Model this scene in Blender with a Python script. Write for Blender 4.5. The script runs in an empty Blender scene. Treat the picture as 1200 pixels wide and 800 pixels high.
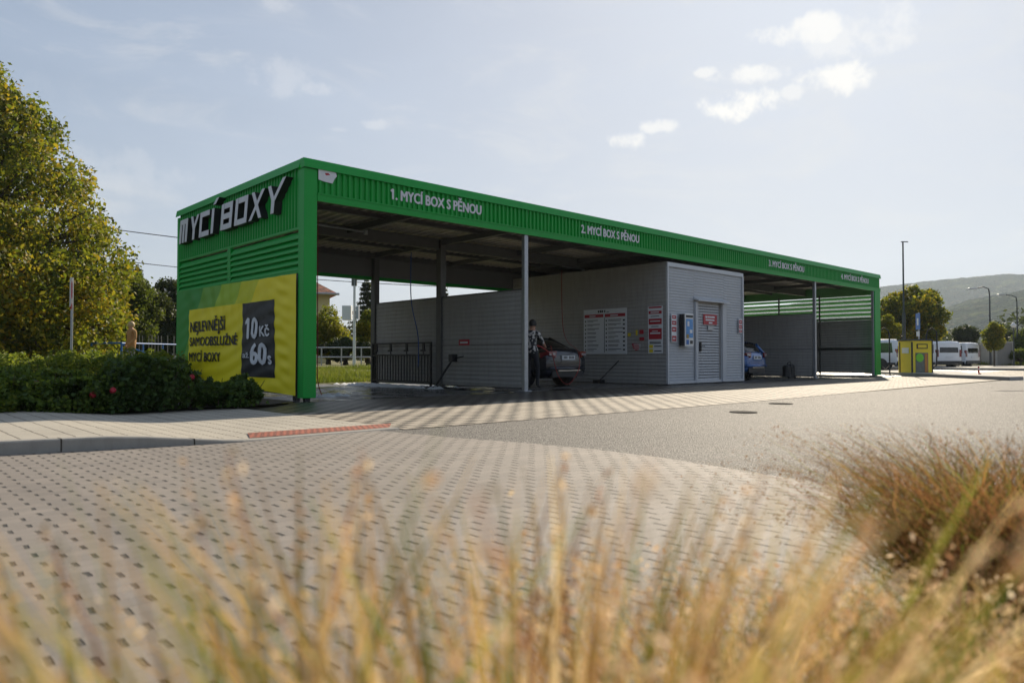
import bpy, bmesh, math, random
import numpy as np
from mathutils import Vector, Matrix
R = math.radians
rnd = random.Random(7)
rng = np.random.default_rng(11)
sc = bpy.context.scene
col = sc.collection

# ------------------------------------------------------------------ camera
CAMH = 0.82
cam = bpy.data.cameras.new('camera'); cam_o = bpy.data.objects.new('camera', cam); col.objects.link(cam_o)
cam.sensor_width = 36; cam.lens = 25.42; cam.clip_end = 9000; cam.clip_start = 0.02
YAW = R(46.84)
cam_o.location = (0, 0, CAMH)
cam_o.rotation_euler = (R(90 + 1.25), 0, YAW - R(90))
cam.dof.use_dof = True; cam.dof.focus_distance = 19; cam.dof.aperture_fstop = 2.5
sc.camera = cam_o

# ------------------------------------------------------------------ light
SUN_AZ, SUN_EL = R(22), R(31)          # azimuth counted from +X
w = bpy.data.worlds.new('World'); sc.world = w; w.use_nodes = True
nt = w.node_tree; nt.nodes.clear()
def nn(t, typ, **k):
    n = t.nodes.new(typ)
    for a, b in k.items(): setattr(n, a, b)
    return n
def mth(t, op, a, b=None, c=None, clamp=False):
    n = t.nodes.new('ShaderNodeMath'); n.operation = op; n.use_clamp = clamp
    for i, v in enumerate((a, b, c)):
        if v is None: continue
        if isinstance(v, (int, float)): n.inputs[i].default_value = v
        else: t.links.new(v, n.inputs[i])
    return n.outputs[0]
def mixc(t, f, a, b, mode='MIX'):
    n = t.nodes.new('ShaderNodeMix'); n.data_type = 'RGBA'; n.blend_type = mode
    for i, v in ((0, f), (6, a), (7, b)):
        if isinstance(v, (int, float)): n.inputs[i].default_value = v
        elif isinstance(v, tuple): n.inputs[i].default_value = (*v, 1) if len(v) == 3 else v
        else: t.links.new(v, n.inputs[i])
    return n.outputs[2]
def ramp(t, v, lo, hi):
    n = t.nodes.new('ShaderNodeMapRange'); n.clamp = True; n.interpolation_type = 'SMOOTHSTEP'
    t.links.new(v, n.inputs[0]); n.inputs[1].default_value = lo; n.inputs[2].default_value = hi
    return n.outputs[0]
def noise(t, vec, scale, detail=4, rough=.5, dist=0.):
    n = t.nodes.new('ShaderNodeTexNoise'); n.inputs['Scale'].default_value = scale
    n.inputs['Detail'].default_value = detail; n.inputs['Roughness'].default_value = rough; n.inputs['Distortion'].default_value = dist
    if vec is not None: t.links.new(vec, n.inputs['Vector'])
    return n.outputs['Fac']
sky = nn(nt, 'ShaderNodeTexSky', sky_type='NISHITA'); sky.sun_disc = False
sky.sun_elevation = SUN_EL; sky.sun_rotation = R(90) - SUN_AZ
sky.air_density = 1.0; sky.dust_density = 2.0; sky.ozone_density = 2.5
tc = nn(nt, 'ShaderNodeTexCoord'); mp = nn(nt, 'ShaderNodeMapping'); mp.inputs['Scale'].default_value = (1, 1, 3.2)
nt.links.new(tc.outputs['Generated'], mp.inputs['Vector'])
veil = ramp(nt, noise(nt, mp.outputs[0], 1.6, 6, .55, .6), .3, .8)
wisp = ramp(nt, noise(nt, mp.outputs[0], 4.0, 9, .64, 1.2), .48, .76)
# small cumulus puffs: warped blobs in direction space
sx_ = nn(nt, 'ShaderNodeVectorMath', operation='SCALE'); nt.links.new(sky.outputs[0], sx_.inputs[0]); sx_.inputs['Scale'].default_value = 1 / 5.4
ad_ = nn(nt, 'ShaderNodeVectorMath', operation='ADD'); nt.links.new(sx_.outputs[0], ad_.inputs[0]); ad_.inputs[1].default_value = (1, 1, 1)
dv_ = nn(nt, 'ShaderNodeVectorMath', operation='DIVIDE'); nt.links.new(sky.outputs[0], dv_.inputs[0]); nt.links.new(ad_.outputs[0], dv_.inputs[1])
SKYC = dv_.outputs[0]     # brightest sky values round the sun compressed
c1 = mixc(nt, mth(nt, 'MULTIPLY_ADD', veil, .22, .16), mixc(nt, 1.0, SKYC, (.92, .98, 1.10), 'MULTIPLY'), (3.5, 4.0, 4.9))
c1 = mixc(nt, mth(nt, 'MULTIPLY', wisp, .42), c1, (4.5, 4.5, 4.5))
def pxdir(px, py):
    f = 847.4; F = Vector((math.cos(YAW) * math.cos(R(1.25)), math.sin(YAW) * math.cos(R(1.25)), math.sin(R(1.25))))
    Rt = Vector((math.sin(YAW), -math.cos(YAW), 0)); U = Rt.cross(F)
    return (F + Rt * (px - 600) / f - U * (py - 400) / f).normalized()
wn = nt.nodes.new('ShaderNodeTexNoise'); wn.inputs['Scale'].default_value = 26; wn.inputs['Detail'].default_value = 7; wn.inputs['Roughness'].default_value = .62
nt.links.new(tc.outputs['Generated'], wn.inputs['Vector'])
blobs = None
for (px, py, rx, ry, st) in [(868, 122, 42, 17, 1), (880, 88, 38, 11, .75), (985, 92, 38, 17, .9), (930, 108, 16, 8, .5), (945, 35, 46, 15, .8), (1000, 42, 60, 24, .45),
                             (735, 166, 20, 11, .8), (772, 148, 22, 8, .7), (828, 84, 12, 6, .6), (330, 88, 30, 22, .2), (372, 104, 22, 8, .24), (440, 146, 16, 6, .25), (398, 152, 12, 3, .2), (120, 200, 85, 24, .15), (322, 6, 18, 10, .2)]:
    d = pxdir(px, py); rt = Vector((0, 0, 1)).cross(d).normalized(); up = d.cross(rt)
    def dotn(v, s):
        n = nn(nt, 'ShaderNodeVectorMath', operation='DOT_PRODUCT'); nt.links.new(tc.outputs['Generated'], n.inputs[0]); n.inputs[1].default_value = tuple(v * s); return n.outputs['Value']
    a = dotn(rt, 847 / rx); b = dotn(up, 847 / ry)
    q = mth(nt, 'ADD', mth(nt, 'MULTIPLY', a, a), mth(nt, 'MULTIPLY', b, b))
    fr = dotn(d, 1.0)
    q = mth(nt, 'ADD', q, mth(nt, 'MULTIPLY', mth(nt, 'LESS_THAN', fr, 0.3), 50))
    v = mth(nt, 'SUBTRACT', mth(nt, 'SUBTRACT', 1.15, q), mth(nt, 'MULTIPLY', mth(nt, 'SUBTRACT', wn.outputs['Fac'], .5), -5.0))
    v = mth(nt, 'MULTIPLY', ramp(nt, v, 0.0, 1.3), st)
    blobs = v if blobs is None else mth(nt, 'MAXIMUM', blobs, v)
c1 = mixc(nt, blobs, c1, (5.9, 5.75, 5.5))
bg = nn(nt, 'ShaderNodeBackground'); bg.inputs[1].default_value = .118
nt.links.new(c1, bg.inputs[0]); wo = nn(nt, 'ShaderNodeOutputWorld'); nt.links.new(bg.outputs[0], wo.inputs[0])

sun = bpy.data.lights.new('sun', 'SUN'); sun.energy = 5.0; sun.angle = R(.53); sun.color = (1, .87, .68)
so = bpy.data.objects.new('sun', sun); col.objects.link(so)
sd = Vector((math.cos(SUN_AZ) * math.cos(SUN_EL), math.sin(SUN_AZ) * math.cos(SUN_EL), math.sin(SUN_EL)))
so.rotation_euler = sd.to_track_quat('Z', 'Y').to_euler(); so.location = (20, 10, 40)
sc.view_settings.view_transform = 'Standard'; sc.view_settings.look = 'None'
sc.view_settings.exposure = 0.56; sc.view_settings.gamma = 1
sc.cycles.max_bounces = 8; sc.cycles.transparent_max_bounces = 12
sc.cycles.sample_clamp_indirect = 6

# ------------------------------------------------------------------ helpers
def P(px, d, z=0.):
    lat = (px - 600) / 847.4 * d
    return Vector((.684 * d + .7293 * lat, .7293 * d - .684 * lat, z))
def Z(py, d): return CAMH + (418.5 - py) / 847.4 * d

class MB:
    def __init__(s): s.v = []; s.f = []; s.m = []
    def add(s, vs, fs, m=0):
        b = len(s.v); s.v += [tuple(x) for x in vs]; s.f += [tuple(i + b for i in f) for f in fs]; s.m += [m] * len(fs); return s
    def box(s, a, b, m=0, M=None):
        x0, y0, z0 = a; x1, y1, z1 = b
        vs = [Vector(p) for p in ((x0, y0, z0), (x1, y0, z0), (x1, y1, z0), (x0, y1, z0), (x0, y0, z1), (x1, y0, z1), (x1, y1, z1), (x0, y1, z1))]
        if M is not None: vs = [M @ p for p in vs]
        return s.add(vs, [(0, 3, 2, 1), (4, 5, 6, 7), (0, 1, 5, 4), (1, 2, 6, 5), (2, 3, 7, 6), (3, 0, 4, 7)], m)
    def tube(s, pts, rad, n=8, m=0, cap=True):
        pts = [Vector(p) for p in pts]
        if isinstance(rad, (int, float)): rad = [rad] * len(pts)
        vs = []; up = None
        for i, p in enumerate(pts):
            t = (pts[min(i + 1, len(pts) - 1)] - pts[max(i - 1, 0)]).normalized()
            if up is None:
                up = Vector((0, 0, 1)) if abs(t.z) < .9 else Vector((1, 0, 0))
            a = t.cross(up).normalized(); up = a.cross(t).normalized()
            for k in range(n):
                an = 2 * math.pi * k / n; vs.append(p + (a * math.cos(an) + up * math.sin(an)) * rad[i])
        fs = []
        for i in range(len(pts) - 1):
            for k in range(n):
                k2 = (k + 1) % n; fs.append((i * n + k, i * n + k2, (i + 1) * n + k2, (i + 1) * n + k))
        if cap: fs += [tuple(range(n))[::-1], tuple(range((len(pts) - 1) * n, len(pts) * n))]
        return s.add(vs, fs, m)
    def prism(s, poly, M, depth, mf=0, ms=0):
        """poly in local xy, front at z=depth, back at z=0"""
        n = len(poly)
        vs = [M @ Vector((x, y, 0)) for x, y in poly] + [M @ Vector((x, y, depth)) for x, y in poly]
        s.add(vs, [tuple(range(n))[::-1]], ms); 
        b = len(s.v) - 2 * n
        s.f.append(tuple(b + n + i for i in range(n))); s.m.append(mf)
        for i in range(n):
            j = (i + 1) % n; s.f.append((b + i, b + j, b + n + j, b + n + i)); s.m.append(ms)
        return s
    def build(s, name, mat=None, parent=None, smooth=False, bevel=0):
        me = bpy.data.meshes.new(name); me.from_pydata(s.v, [], s.f)
        mats = mat if isinstance(mat, (list, tuple)) else [mat]
        for mm in mats:
            if mm: me.materials.append(mm)
        if len(mats) > 1: me.polygons.foreach_set('material_index', s.m)
        if smooth: me.polygons.foreach_set('use_smooth', [True] * len(me.polygons))
        me.update(); o = bpy.data.objects.new(name, me); col.objects.link(o)
        if parent: o.parent = parent
        if bevel:
            b = o.modifiers.new('b', 'BEVEL'); b.width = bevel; b.segments = 2; b.limit_method = 'ANGLE'
        return o
def split(mb, name, mat, parent=None, builder=None):
    """one object per connected piece"""
    par = list(range(len(mb.v)))
    def find(a):
        while par[a] != a: par[a] = par[par[a]]; a = par[a]
        return a
    for f in mb.f:
        for i in f[1:]: par[find(i)] = find(f[0])
    groups = {}
    for k, f in enumerate(mb.f): groups.setdefault(find(f[0]), []).append(k)
    out = None
    for fk in groups.values():
        m2 = MB(); ids = {}
        for k in fk:
            nf = []
            for i in mb.f[k]:
                if i not in ids: ids[i] = len(m2.v); m2.v.append(mb.v[i])
                nf.append(ids[i])
            m2.f.append(tuple(nf)); m2.m.append(mb.m[k])
        out = builder(m2) if builder else m2.build(name, mat, parent)
    return out
def frame(o, x, y):
    x = Vector(x).normalized(); y = Vector(y).normalized(); z = x.cross(y)
    M = Matrix((x, y, z)).transposed().to_4x4(); M.translation = Vector(o); return M
def tag(o, label=None, cat=None, group=None, kind=None):
    if label: o['label'] = label
    if cat: o['category'] = cat
    if group: o['group'] = group
    if kind: o['kind'] = kind
    return o
def empty(name, loc=(0, 0, 0), label=None, cat=None, group=None, rz=0):
    o = bpy.data.objects.new(name, None); col.objects.link(o); o.empty_display_size = .2
    o.location = loc; o.rotation_euler = (0, 0, rz); return tag(o, label, cat, group)
def struct(o): o['kind'] = 'structure'; return o
def copy_tree(o, parent=None):
    c = o.copy(); col.objects.link(c); c.parent = parent
    for ch in [x for x in col.objects if x.parent == o]: copy_tree(ch, c)
    return c
def corr(mb, o, U, L, V, W, N, pitch, depth, m=0, duty=.5, slope=.15):
    """trapezoid profile running along U, extruded along V, ribs rise along N"""
    o = Vector(o); U = Vector(U); V = Vector(V); N = Vector(N)
    pts = []; u = 0
    while u < L - 1e-6:
        for fu, h in ((0, 0), (.5 - duty / 2 - slope / 2, 0), (.5 - duty / 2 + slope / 2, 1), (.5 + duty / 2 - slope / 2, 1), (.5 + duty / 2 + slope / 2, 0)):
            x = u + fu * pitch
            if x <= L: pts.append((x, h * depth))
        u += pitch
    pts.append((L, 0))
    vs = []
    for x, h in pts: vs += [o + U * x + N * h, o + U * x + N * h + V * W]
    fs = [(2 * i, 2 * i + 2, 2 * i + 3, 2 * i + 1) for i in range(len(pts) - 1)]
    return mb.add(vs, fs, m)

# ------------------------------------------------------------------ materials
def mat(name, color, rough=.6, metal=0., var=.12, vscale=6., bump=0., bscale=40., spec=.5, coat=0., color2=None, dirt=0., trans=0., emit=None):
    m = bpy.data.materials.new(name); m.use_nodes = True; t = m.node_tree
    b = t.nodes['Principled BSDF']; g = nn(t, 'ShaderNodeNewGeometry'); pos = g.outputs['Position']
    c2 = color2 or tuple(min(1, c * (1 - 2.2 * var)) for c in color)
    base = mixc(t, noise(t, pos, vscale, 5, .6), color, c2)
    if dirt:
        sep = nn(t, 'ShaderNodeSeparateXYZ'); t.links.new(pos, sep.inputs[0])
        mpd = nn(t, 'ShaderNodeMapping'); mpd.inputs['Scale'].default_value = (1, 1, .12); t.links.new(pos, mpd.inputs[0])
        dn = ramp(t, noise(t, mpd.outputs[0], 11, 6, .7), .40, .75)
        base = mixc(t, mth(t, 'MULTIPLY', dn, dirt), base, (.12, .1, .08))
    t.links.new(base, b.inputs['Base Color'])
    b.inputs['Roughness'].default_value = rough; b.inputs['Metallic'].default_value = metal
    b.inputs['Specular IOR Level'].default_value = spec; b.inputs['Coat Weight'].default_value = coat; b.inputs['Coat Roughness'].default_value = .06
    if trans: b.inputs['Transmission Weight'].default_value = trans
    rn = mth(t, 'MULTIPLY_ADD', noise(t, pos, vscale * 2.3, 4, .6), .24 * rough, rough * .88); t.links.new(rn, b.inputs['Roughness'])
    if bump:
        bp = nn(t, 'ShaderNodeBump'); bp.inputs['Strength'].default_value = bump; bp.inputs['Distance'].default_value = .02
        t.links.new(noise(t, pos, bscale, 4, .6), bp.inputs['Height']); t.links.new(bp.outputs[0], b.inputs['Normal'])
    return m
def leafmat(name, cols, trans=.5, rough=.6):
    """per-leaf colour from a ramp of colours"""
    m = bpy.data.materials.new(name); m.use_nodes = True; t = m.node_tree; t.nodes.clear()
    g = nn(t, 'ShaderNodeNewGeometry')
    rp = nn(t, 'ShaderNodeValToRGB'); e = rp.color_ramp.elements
    while len(e) < len(cols): e.new(.5)
    for i, c in enumerate(cols): e[i].position = i / (len(cols) - 1); e[i].color = (*c, 1)
    big = noise(t, g.outputs['Position'], .55, 3, .6)
    v = mth(t, 'ADD', mth(t, 'MULTIPLY', g.outputs['Random Per Island'], .8), mth(t, 'MULTIPLY_ADD', big, 1.5, -.68), clamp=True)
    t.links.new(v, rp.inputs[0])
    d = nn(t, 'ShaderNodeBsdfPrincipled'); t.links.new(rp.outputs[0], d.inputs['Base Color']); d.inputs['Roughness'].default_value = rough; d.inputs['Specular IOR Level'].default_value = .35
    tr = nn(t, 'ShaderNodeBsdfTranslucent'); mc = mixc(t, .35, rp.outputs[0], (.35, .42, .03)); t.links.new(mc, tr.inputs[0])
    mx = nn(t, 'ShaderNodeMixShader'); mx.inputs[0].default_value = trans
    t.links.new(d.outputs[0], mx.inputs[1]); t.links.new(tr.outputs[0], mx.inputs[2])
    o = nn(t, 'ShaderNodeOutputMaterial'); t.links.new(mx.outputs[0], o.inputs[0]); return m
def strawmat(name, cols, trans=.5):
    m = bpy.data.materials.new(name); m.use_nodes = True; t = m.node_tree; t.nodes.clear()
    g = nn(t, 'ShaderNodeNewGeometry'); rp = nn(t, 'ShaderNodeValToRGB'); e = rp.color_ramp.elements
    while len(e) < len(cols): e.new(.5)
    for i, c in enumerate(cols): e[i].position = i / (len(cols) - 1); e[i].color = (*c, 1)
    t.links.new(g.outputs['Random Per Island'], rp.inputs[0])
    d = nn(t, 'ShaderNodeBsdfDiffuse'); tr = nn(t, 'ShaderNodeBsdfTranslucent')
    t.links.new(rp.outputs[0], d.inputs[0]); t.links.new(rp.outputs[0], tr.inputs[0])
    mx = nn(t, 'ShaderNodeMixShader'); mx.inputs[0].default_value = trans
    t.links.new(d.outputs[0], mx.inputs[1]); t.links.new(tr.outputs[0], mx.inputs[2])
    o = nn(t, 'ShaderNodeOutputMaterial'); t.links.new(mx.outputs[0], o.inputs[0]); return m
def paver(name, c1, c2, joint, px, py, off, sx, sy, line=.006, rough=.75, wet_shade_y=None, bumpd=.03, rot=0.):
    """block paving: px x py blocks, wide end joints sx wide, thin bed joints"""
    m = bpy.data.materials.new(name); m.use_nodes = True; t = m.node_tree; b = t.nodes['Principled BSDF']
    g = nn(t, 'ShaderNodeNewGeometry'); pos = g.outputs['Position']
    mp = nn(t, 'ShaderNodeMapping'); mp.inputs['Rotation'].default_value = (0, 0, rot); t.links.new(pos, mp.inputs[0])
    wob = nn(t, 'ShaderNodeTexNoise'); wob.inputs['Scale'].default_value = 5; wob.inputs['Detail'].default_value = 3; t.links.new(pos, wob.inputs['Vector'])
    sub = nn(t, 'ShaderNodeVectorMath', operation='MULTIPLY_ADD'); t.links.new(wob.outputs['Color'], sub.inputs[0]); sub.inputs[1].default_value = (.03, .03, 0); t.links.new(mp.outputs[0], sub.inputs[2])
    sep = nn(t, 'ShaderNodeSeparateXYZ'); t.links.new(sub.outputs[0], sep.inputs[0])
    v = mth(t, 'DIVIDE', sep.outputs[1], py); row = mth(t, 'FLOOR', v)
    u = mth(t, 'ADD', mth(t, 'DIVIDE', sep.outputs[0], px), mth(t, 'MULTIPLY', mth(t, 'MODULO', mth(t, 'ABSOLUTE', row), 2.0), off))
    fu = mth(t, 'ABSOLUTE', mth(t, 'SUBTRACT', mth(t, 'FRACT', u), .5)); fv = mth(t, 'ABSOLUTE', mth(t, 'SUBTRACT', mth(t, 'FRACT', v), .5))
    cell = nn(t, 'ShaderNodeCombineXYZ'); t.links.new(mth(t, 'FLOOR', u), cell.inputs[0]); t.links.new(row, cell.inputs[1])
    wnz = nn(t, 'ShaderNodeTexWhiteNoise', noise_dimensions='2D'); t.links.new(cell.outputs[0], wnz.inputs['Vector'])
    slotv = mth(t, 'MULTIPLY', ramp(t, fu, .5 - sx / px / 2 - .015, .5 - sx / px / 2 + .015), mth(t, 'SUBTRACT', 1, ramp(t, fv, sy / py / 2 - .05, sy / py / 2 + .01)))
    # random amount of grit filling the slot
    slot = mth(t, 'MULTIPLY', slotv, mth(t, 'MULTIPLY_ADD', wnz.outputs['Value'], .35, .65))
    lin = mth(t, 'MAXIMUM', mth(t, 'GREATER_THAN', fv, .5 - line / py / 2), mth(t, 'GREATER_THAN', fu, .5 - line / px / 2))
    base = mixc(t, wnz.outputs['Value'], c1, c2)
    base = mixc(t, mth(t, 'MULTIPLY', noise(t, pos, 90, 4, .7), .35), base, tuple(x * .45 for x in c1))
    base = mixc(t, mth(t, 'MULTIPLY', ramp(t, noise(t, pos, .55, 6, .65), .40, .72), .5), base, tuple(x * .55 for x in c1))
    mps = nn(t, 'ShaderNodeMapping'); mps.inputs['Rotation'].default_value = (0, 0, .35); mps.inputs['Scale'].default_value = (2.6, .16, 1); t.links.new(pos, mps.inputs[0])
    base = mixc(t, mth(t, 'MULTIPLY', ramp(t, noise(t, mps.outputs[0], 1.0, 4, .6), .5, .7), .32), base, tuple(x * .5 for x in c1))
    st = ramp(t, noise(t, pos, 2.7, 3, .5), .68, .74)
    base = mixc(t, mth(t, 'MULTIPLY', st, .35), base, tuple(x * .35 for x in c1))
    base = mixc(t, mth(t, 'MULTIPLY', lin, .55), base, joint)
    base = mixc(t, slot, base, joint)
    rg = rough
    t.links.new(base, b.inputs['Base Color']); b.inputs['Roughness'].default_value = rough
    if wet_shade_y:
        # wet patches near the wash bays plus painted-in roof shade: darker and glossier
        s2 = nn(t, 'ShaderNodeSeparateXYZ'); t.links.new(pos, s2.inputs[0])
        wy = mth(t, 'ADD', mth(t, 'SUBTRACT', mth(t, 'SUBTRACT', s2.outputs[1], wet_shade_y), mth(t, 'MULTIPLY', ramp(t, s2.outputs[0], 11, 19), 1.6)), mth(t, 'MULTIPLY_ADD', noise(t, pos, .7, 4, .6), 3.0, -1.5))
        wf = ramp(t, wy, -.3, .5)
        b2 = mixc(t, mth(t, 'MULTIPLY', wf, .74), base, (.010, .0095, .009)); t.links.new(b2, b.inputs['Base Color'])
        t.links.new(mth(t, 'SUBTRACT', rough, mth(t, 'MULTIPLY', wf, rough - .38)), b.inputs['Roughness'])
    bp = nn(t, 'ShaderNodeBump'); bp.inputs['Strength'].default_value = 1; bp.inputs['Distance'].default_value = bumpd
    hgt = mth(t, 'SUBTRACT', mth(t, 'MULTIPLY', noise(t, pos, 120, 3, .7), .08), mth(t, 'ADD', slot, mth(t, 'MULTIPLY', lin, .25)))
    t.links.new(hgt, bp.inputs['Height']); t.links.new(bp.outputs[0], b.inputs['Normal'])
    return m
M = {}
M['green'] = mat('green_paint', (.008, .35, .045), .42, 0, .05, 3, spec=.35, dirt=.06)
M['green_in'] = mat('green_paint_inner', (.16, .42, .16), .5, 0, .08, 3)
M['galv'] = mat('galvanised_steel', (.50, .52, .55), .42, .75, .18, 14, dirt=.15)
M['galv_dark'] = mat('dull_steel_deck', (.62, .57, .49), .4, .35, .2, 7, dirt=.3)
M['beam'] = mat('beam_steel', (.16, .16, .155), .55, .4, .2, 5)
M['panel'] = mat('grey_sandwich_panel', (.38, .37, .355), .48, 0, .1, 1.4, dirt=.25)
M['panel_dark'] = mat('dark_panel', (.20, .20, .20), .5, 0, .1, 2)
M['tech'] = mat('light_grey_panel', (.46, .48, .51), .38, .0, .05, 2, dirt=.10)
M['tech_door'] = mat('door_grey', (.52, .54, .57), .4, .0, .05, 3, dirt=.15)
M['trim'] = mat('light_trim', (.55, .57, .6), .35, .2, .06, 5)
M['letter_face'] = mat('letter_face', (.68, .69, .72), .4, .1, .12, 12)
M['letter_side'] = mat('letter_side', (.015, .015, .018), .5)
M['white'] = mat('white_paint', (.78, .78, .77), .45, 0, .05, 4)
M['vinyl_white'] = mat('white_vinyl', (.72, .74, .76), .4, 0, .05, 14)
M['black'] = mat('black_plastic', (.018, .018, .02), .45)
M['rubber'] = mat('rubber', (.022, .022, .022), .7)
M['red'] = mat('red_vinyl', (.42, .02, .035), .45, 0, .06, 8)
M['redhose'] = mat('red_hose', (.5, .03, .02), .4)
M['redhose_dark'] = mat('worn_red_hose', (.26, .02, .015), .6)
M['bluehose'] = mat('blue_hose', (.02, .08, .3), .4)
M['blue'] = mat('blue_paint', (.03, .17, .52), .42, 0, .1, 6, dirt=.15)
M['screen'] = mat('blue_print', (.03, .16, .5), .25, 0, .2, 12, color2=(.15, .4, .7))
M['yellow'] = mat('yellow_paint', (.78, .62, .03), .4, 0, .05, 5, dirt=.08)
M['limegreen'] = mat('lime_print', (.18, .6, .03), .4)
M['glass'] = mat('dark_glass', (.012, .014, .016), .06, 0, .05, spec=.7)
M['glass_light'] = mat('window_glass', (.05, .06, .07), .08, 0, .3, 5, spec=.8)
M['soil'] = mat('soil', (.06, .045, .03), .95, 0, .3, 8, bump=.8)
M['kerb'] = mat('kerb_concrete', (.36, .34, .30), .85, 0, .12, 8, bump=.3, bscale=90, dirt=.2)
M['bark'] = mat('bark', (.09, .07, .05), .9, 0, .3, 14, bump=1, bscale=30)
M['stem'] = mat('stem', (.08, .06, .03), .8)
M['plaster'] = mat('yellow_plaster', (.66, .56, .30), .85, 0, .08, 2)
M['stucco'] = mat('pebble_dash', (.36, .34, .31), .9, 0, .3, 24, bump=.4)
M['concrete'] = mat('concrete', (.42, .40, .37), .85, 0, .15, 3, bump=.3)
M['grass_soil'] = mat('lawn_earth', (.11, .13, .035), .95, 0, .4, 1.2, bump=.5, color2=(.16, .13, .06))
M['carblue'] = mat('dark_blue_car_paint', (.006, .010, .022), .25, .3, .05, 3, coat=1.)
M['carblue2'] = mat('blue_car_paint', (.015, .10, .33), .28, .4, .05, 3, coat=1.)
M['carwhite'] = mat('white_van_paint', (.78, .8, .82), .3, 0, .03, 3, coat=.6)
M['lamp_red'] = mat('tail_lamp', (.20, .01, .012), .15, coat=1.)
M['lamp_clear'] = mat('lamp_clear', (.35, .3, .3), .15, coat=1.)
M['chrome'] = mat('chrome', (.7, .7, .7), .18, 1)
M['skin'] = mat('skin', (.50, .27, .18), .55, 0, .05)
M['hair'] = mat('hair_dark', (.012, .009, .008), .5)
M['hair2'] = mat('hair_blond', (.45, .32, .16), .6)
M['jeans'] = mat('dark_trousers', (.02, .022, .03), .85)
M['tan'] = mat('tan_coat', (.42, .22, .08), .85)
M['greytr'] = mat('grey_trousers', (.28, .27, .27), .85)
M['foam'] = mat('foam', (.85, .88, .9), .7, 0, .1, 30)
M['picket'] = mat('weathered_wood', (.36, .34, .30), .9, 0, .2, 9)
M['black_print'] = mat('black_print', (.02, .02, .022), .5)
def shirt():
    m = bpy.data.materials.new('patterned_shirt'); m.use_nodes = True; t = m.node_tree; b = t.nodes['Principled BSDF']
    g = nn(t, 'ShaderNodeNewGeometry'); n = noise(t, g.outputs['Position'], 13, 3, .6)
    t.links.new(mixc(t, ramp(t, n, .48, .54), (.03, .03, .035), (.6, .58, .55)), b.inputs['Base Color']); b.inputs['Roughness'].default_value = .85; return m
M['shirt'] = shirt()
def tilemat():
    m = bpy.data.materials.new('roof_tiles'); m.use_nodes = True; t = m.node_tree; b = t.nodes['Principled BSDF']
    g = nn(t, 'ShaderNodeNewGeometry'); br = nn(t, 'ShaderNodeTexBrick'); mp = nn(t, 'ShaderNodeMapping'); t.links.new(g.outputs['Position'], mp.inputs[0]); mp.inputs['Rotation'].default_value = (R(90), 0, .3)
    t.links.new(mp.outputs[0], br.inputs[0]); br.inputs['Scale'].default_value = 1.0; br.inputs['Brick Width'].default_value = .3; br.inputs['Row Height'].default_value = .22; br.inputs['Mortar Size'].default_value = .02
    br.inputs['Color1'].default_value = (.30, .10, .05, 1); br.inputs['Color2'].default_value = (.19, .07, .04, 1); br.inputs['Mortar'].default_value = (.06, .03, .02, 1)
    t.links.new(br.outputs[0], b.inputs['Base Color']); b.inputs['Roughness'].default_value = .85; return m
M['tiles'] = tilemat()
def asphalt():
    m = bpy.data.materials.new('asphalt'); m.use_nodes = True; t = m.node_tree; b = t.nodes['Principled BSDF']
    g = nn(t, 'ShaderNodeNewGeometry'); pos = g.outputs['Position']
    vo = nn(t, 'ShaderNodeTexVoronoi'); vo.inputs['Scale'].default_value = 75; t.links.new(pos, vo.inputs[0])
    sp = nn(t, 'ShaderNodeSeparateColor'); t.links.new(vo.outputs['Color'], sp.inputs[0])
    c = mixc(t, sp.outputs[0], (.085, .08, .073), (.38, .355, .32))
    c = mixc(t, ramp(t, vo.outputs['Distance'], .35, .7), c, (.04, .038, .035))
    c = mixc(t, mth(t, 'MULTIPLY', ramp(t, noise(t, pos, .35, 6, .6), .4, .7), .3), c, (.09, .085, .08))
    c = mixc(t, mth(t, 'MULTIPLY', ramp(t, noise(t, pos, 1.4, 5, .7), .62, .7), .3), c, (.06, .055, .05))
    t.links.new(c, b.inputs['Base Color']); b.inputs['Roughness'].default_value = .72; b.inputs['Specular IOR Level'].default_value = .35
    bp = nn(t, 'ShaderNodeBump'); bp.inputs['Strength'].default_value = .9; bp.inputs['Distance'].default_value = .012
    t.links.new(mth(t, 'SUBTRACT', sp.outputs[1], vo.outputs['Distance']), bp.inputs['Height']); t.links.new(bp.outputs[0], b.inputs['Normal']); return m
M['asphalt'] = asphalt()
M['lot'] = paver('lot_pavers', (.27, .235, .20), (.215, .19, .165), (.03, .027, .022), .18, .09, .5, .019, .072, line=.002)
M['apron'] = paver('apron_pavers', (.44, .38, .30), (.30, .26, .205), (.010, .009, .008), (.36), .18, .5, .13, .17, line=.035, bumpd=.06, wet_shade_y=9.7)
M['sidewalk'] = paver('sidewalk_slabs', (.46, .42, .345), (.42, .385, .32), (.05, .042, .035), .2, .1, 0., .016, .06, line=.003, rough=.85)
M['tactile'] = paver('tactile_pavers', (.40, .10, .05), (.32, .085, .05), (.06, .02, .015), .07, .07, .5, .035, .04, line=.004)
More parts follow.
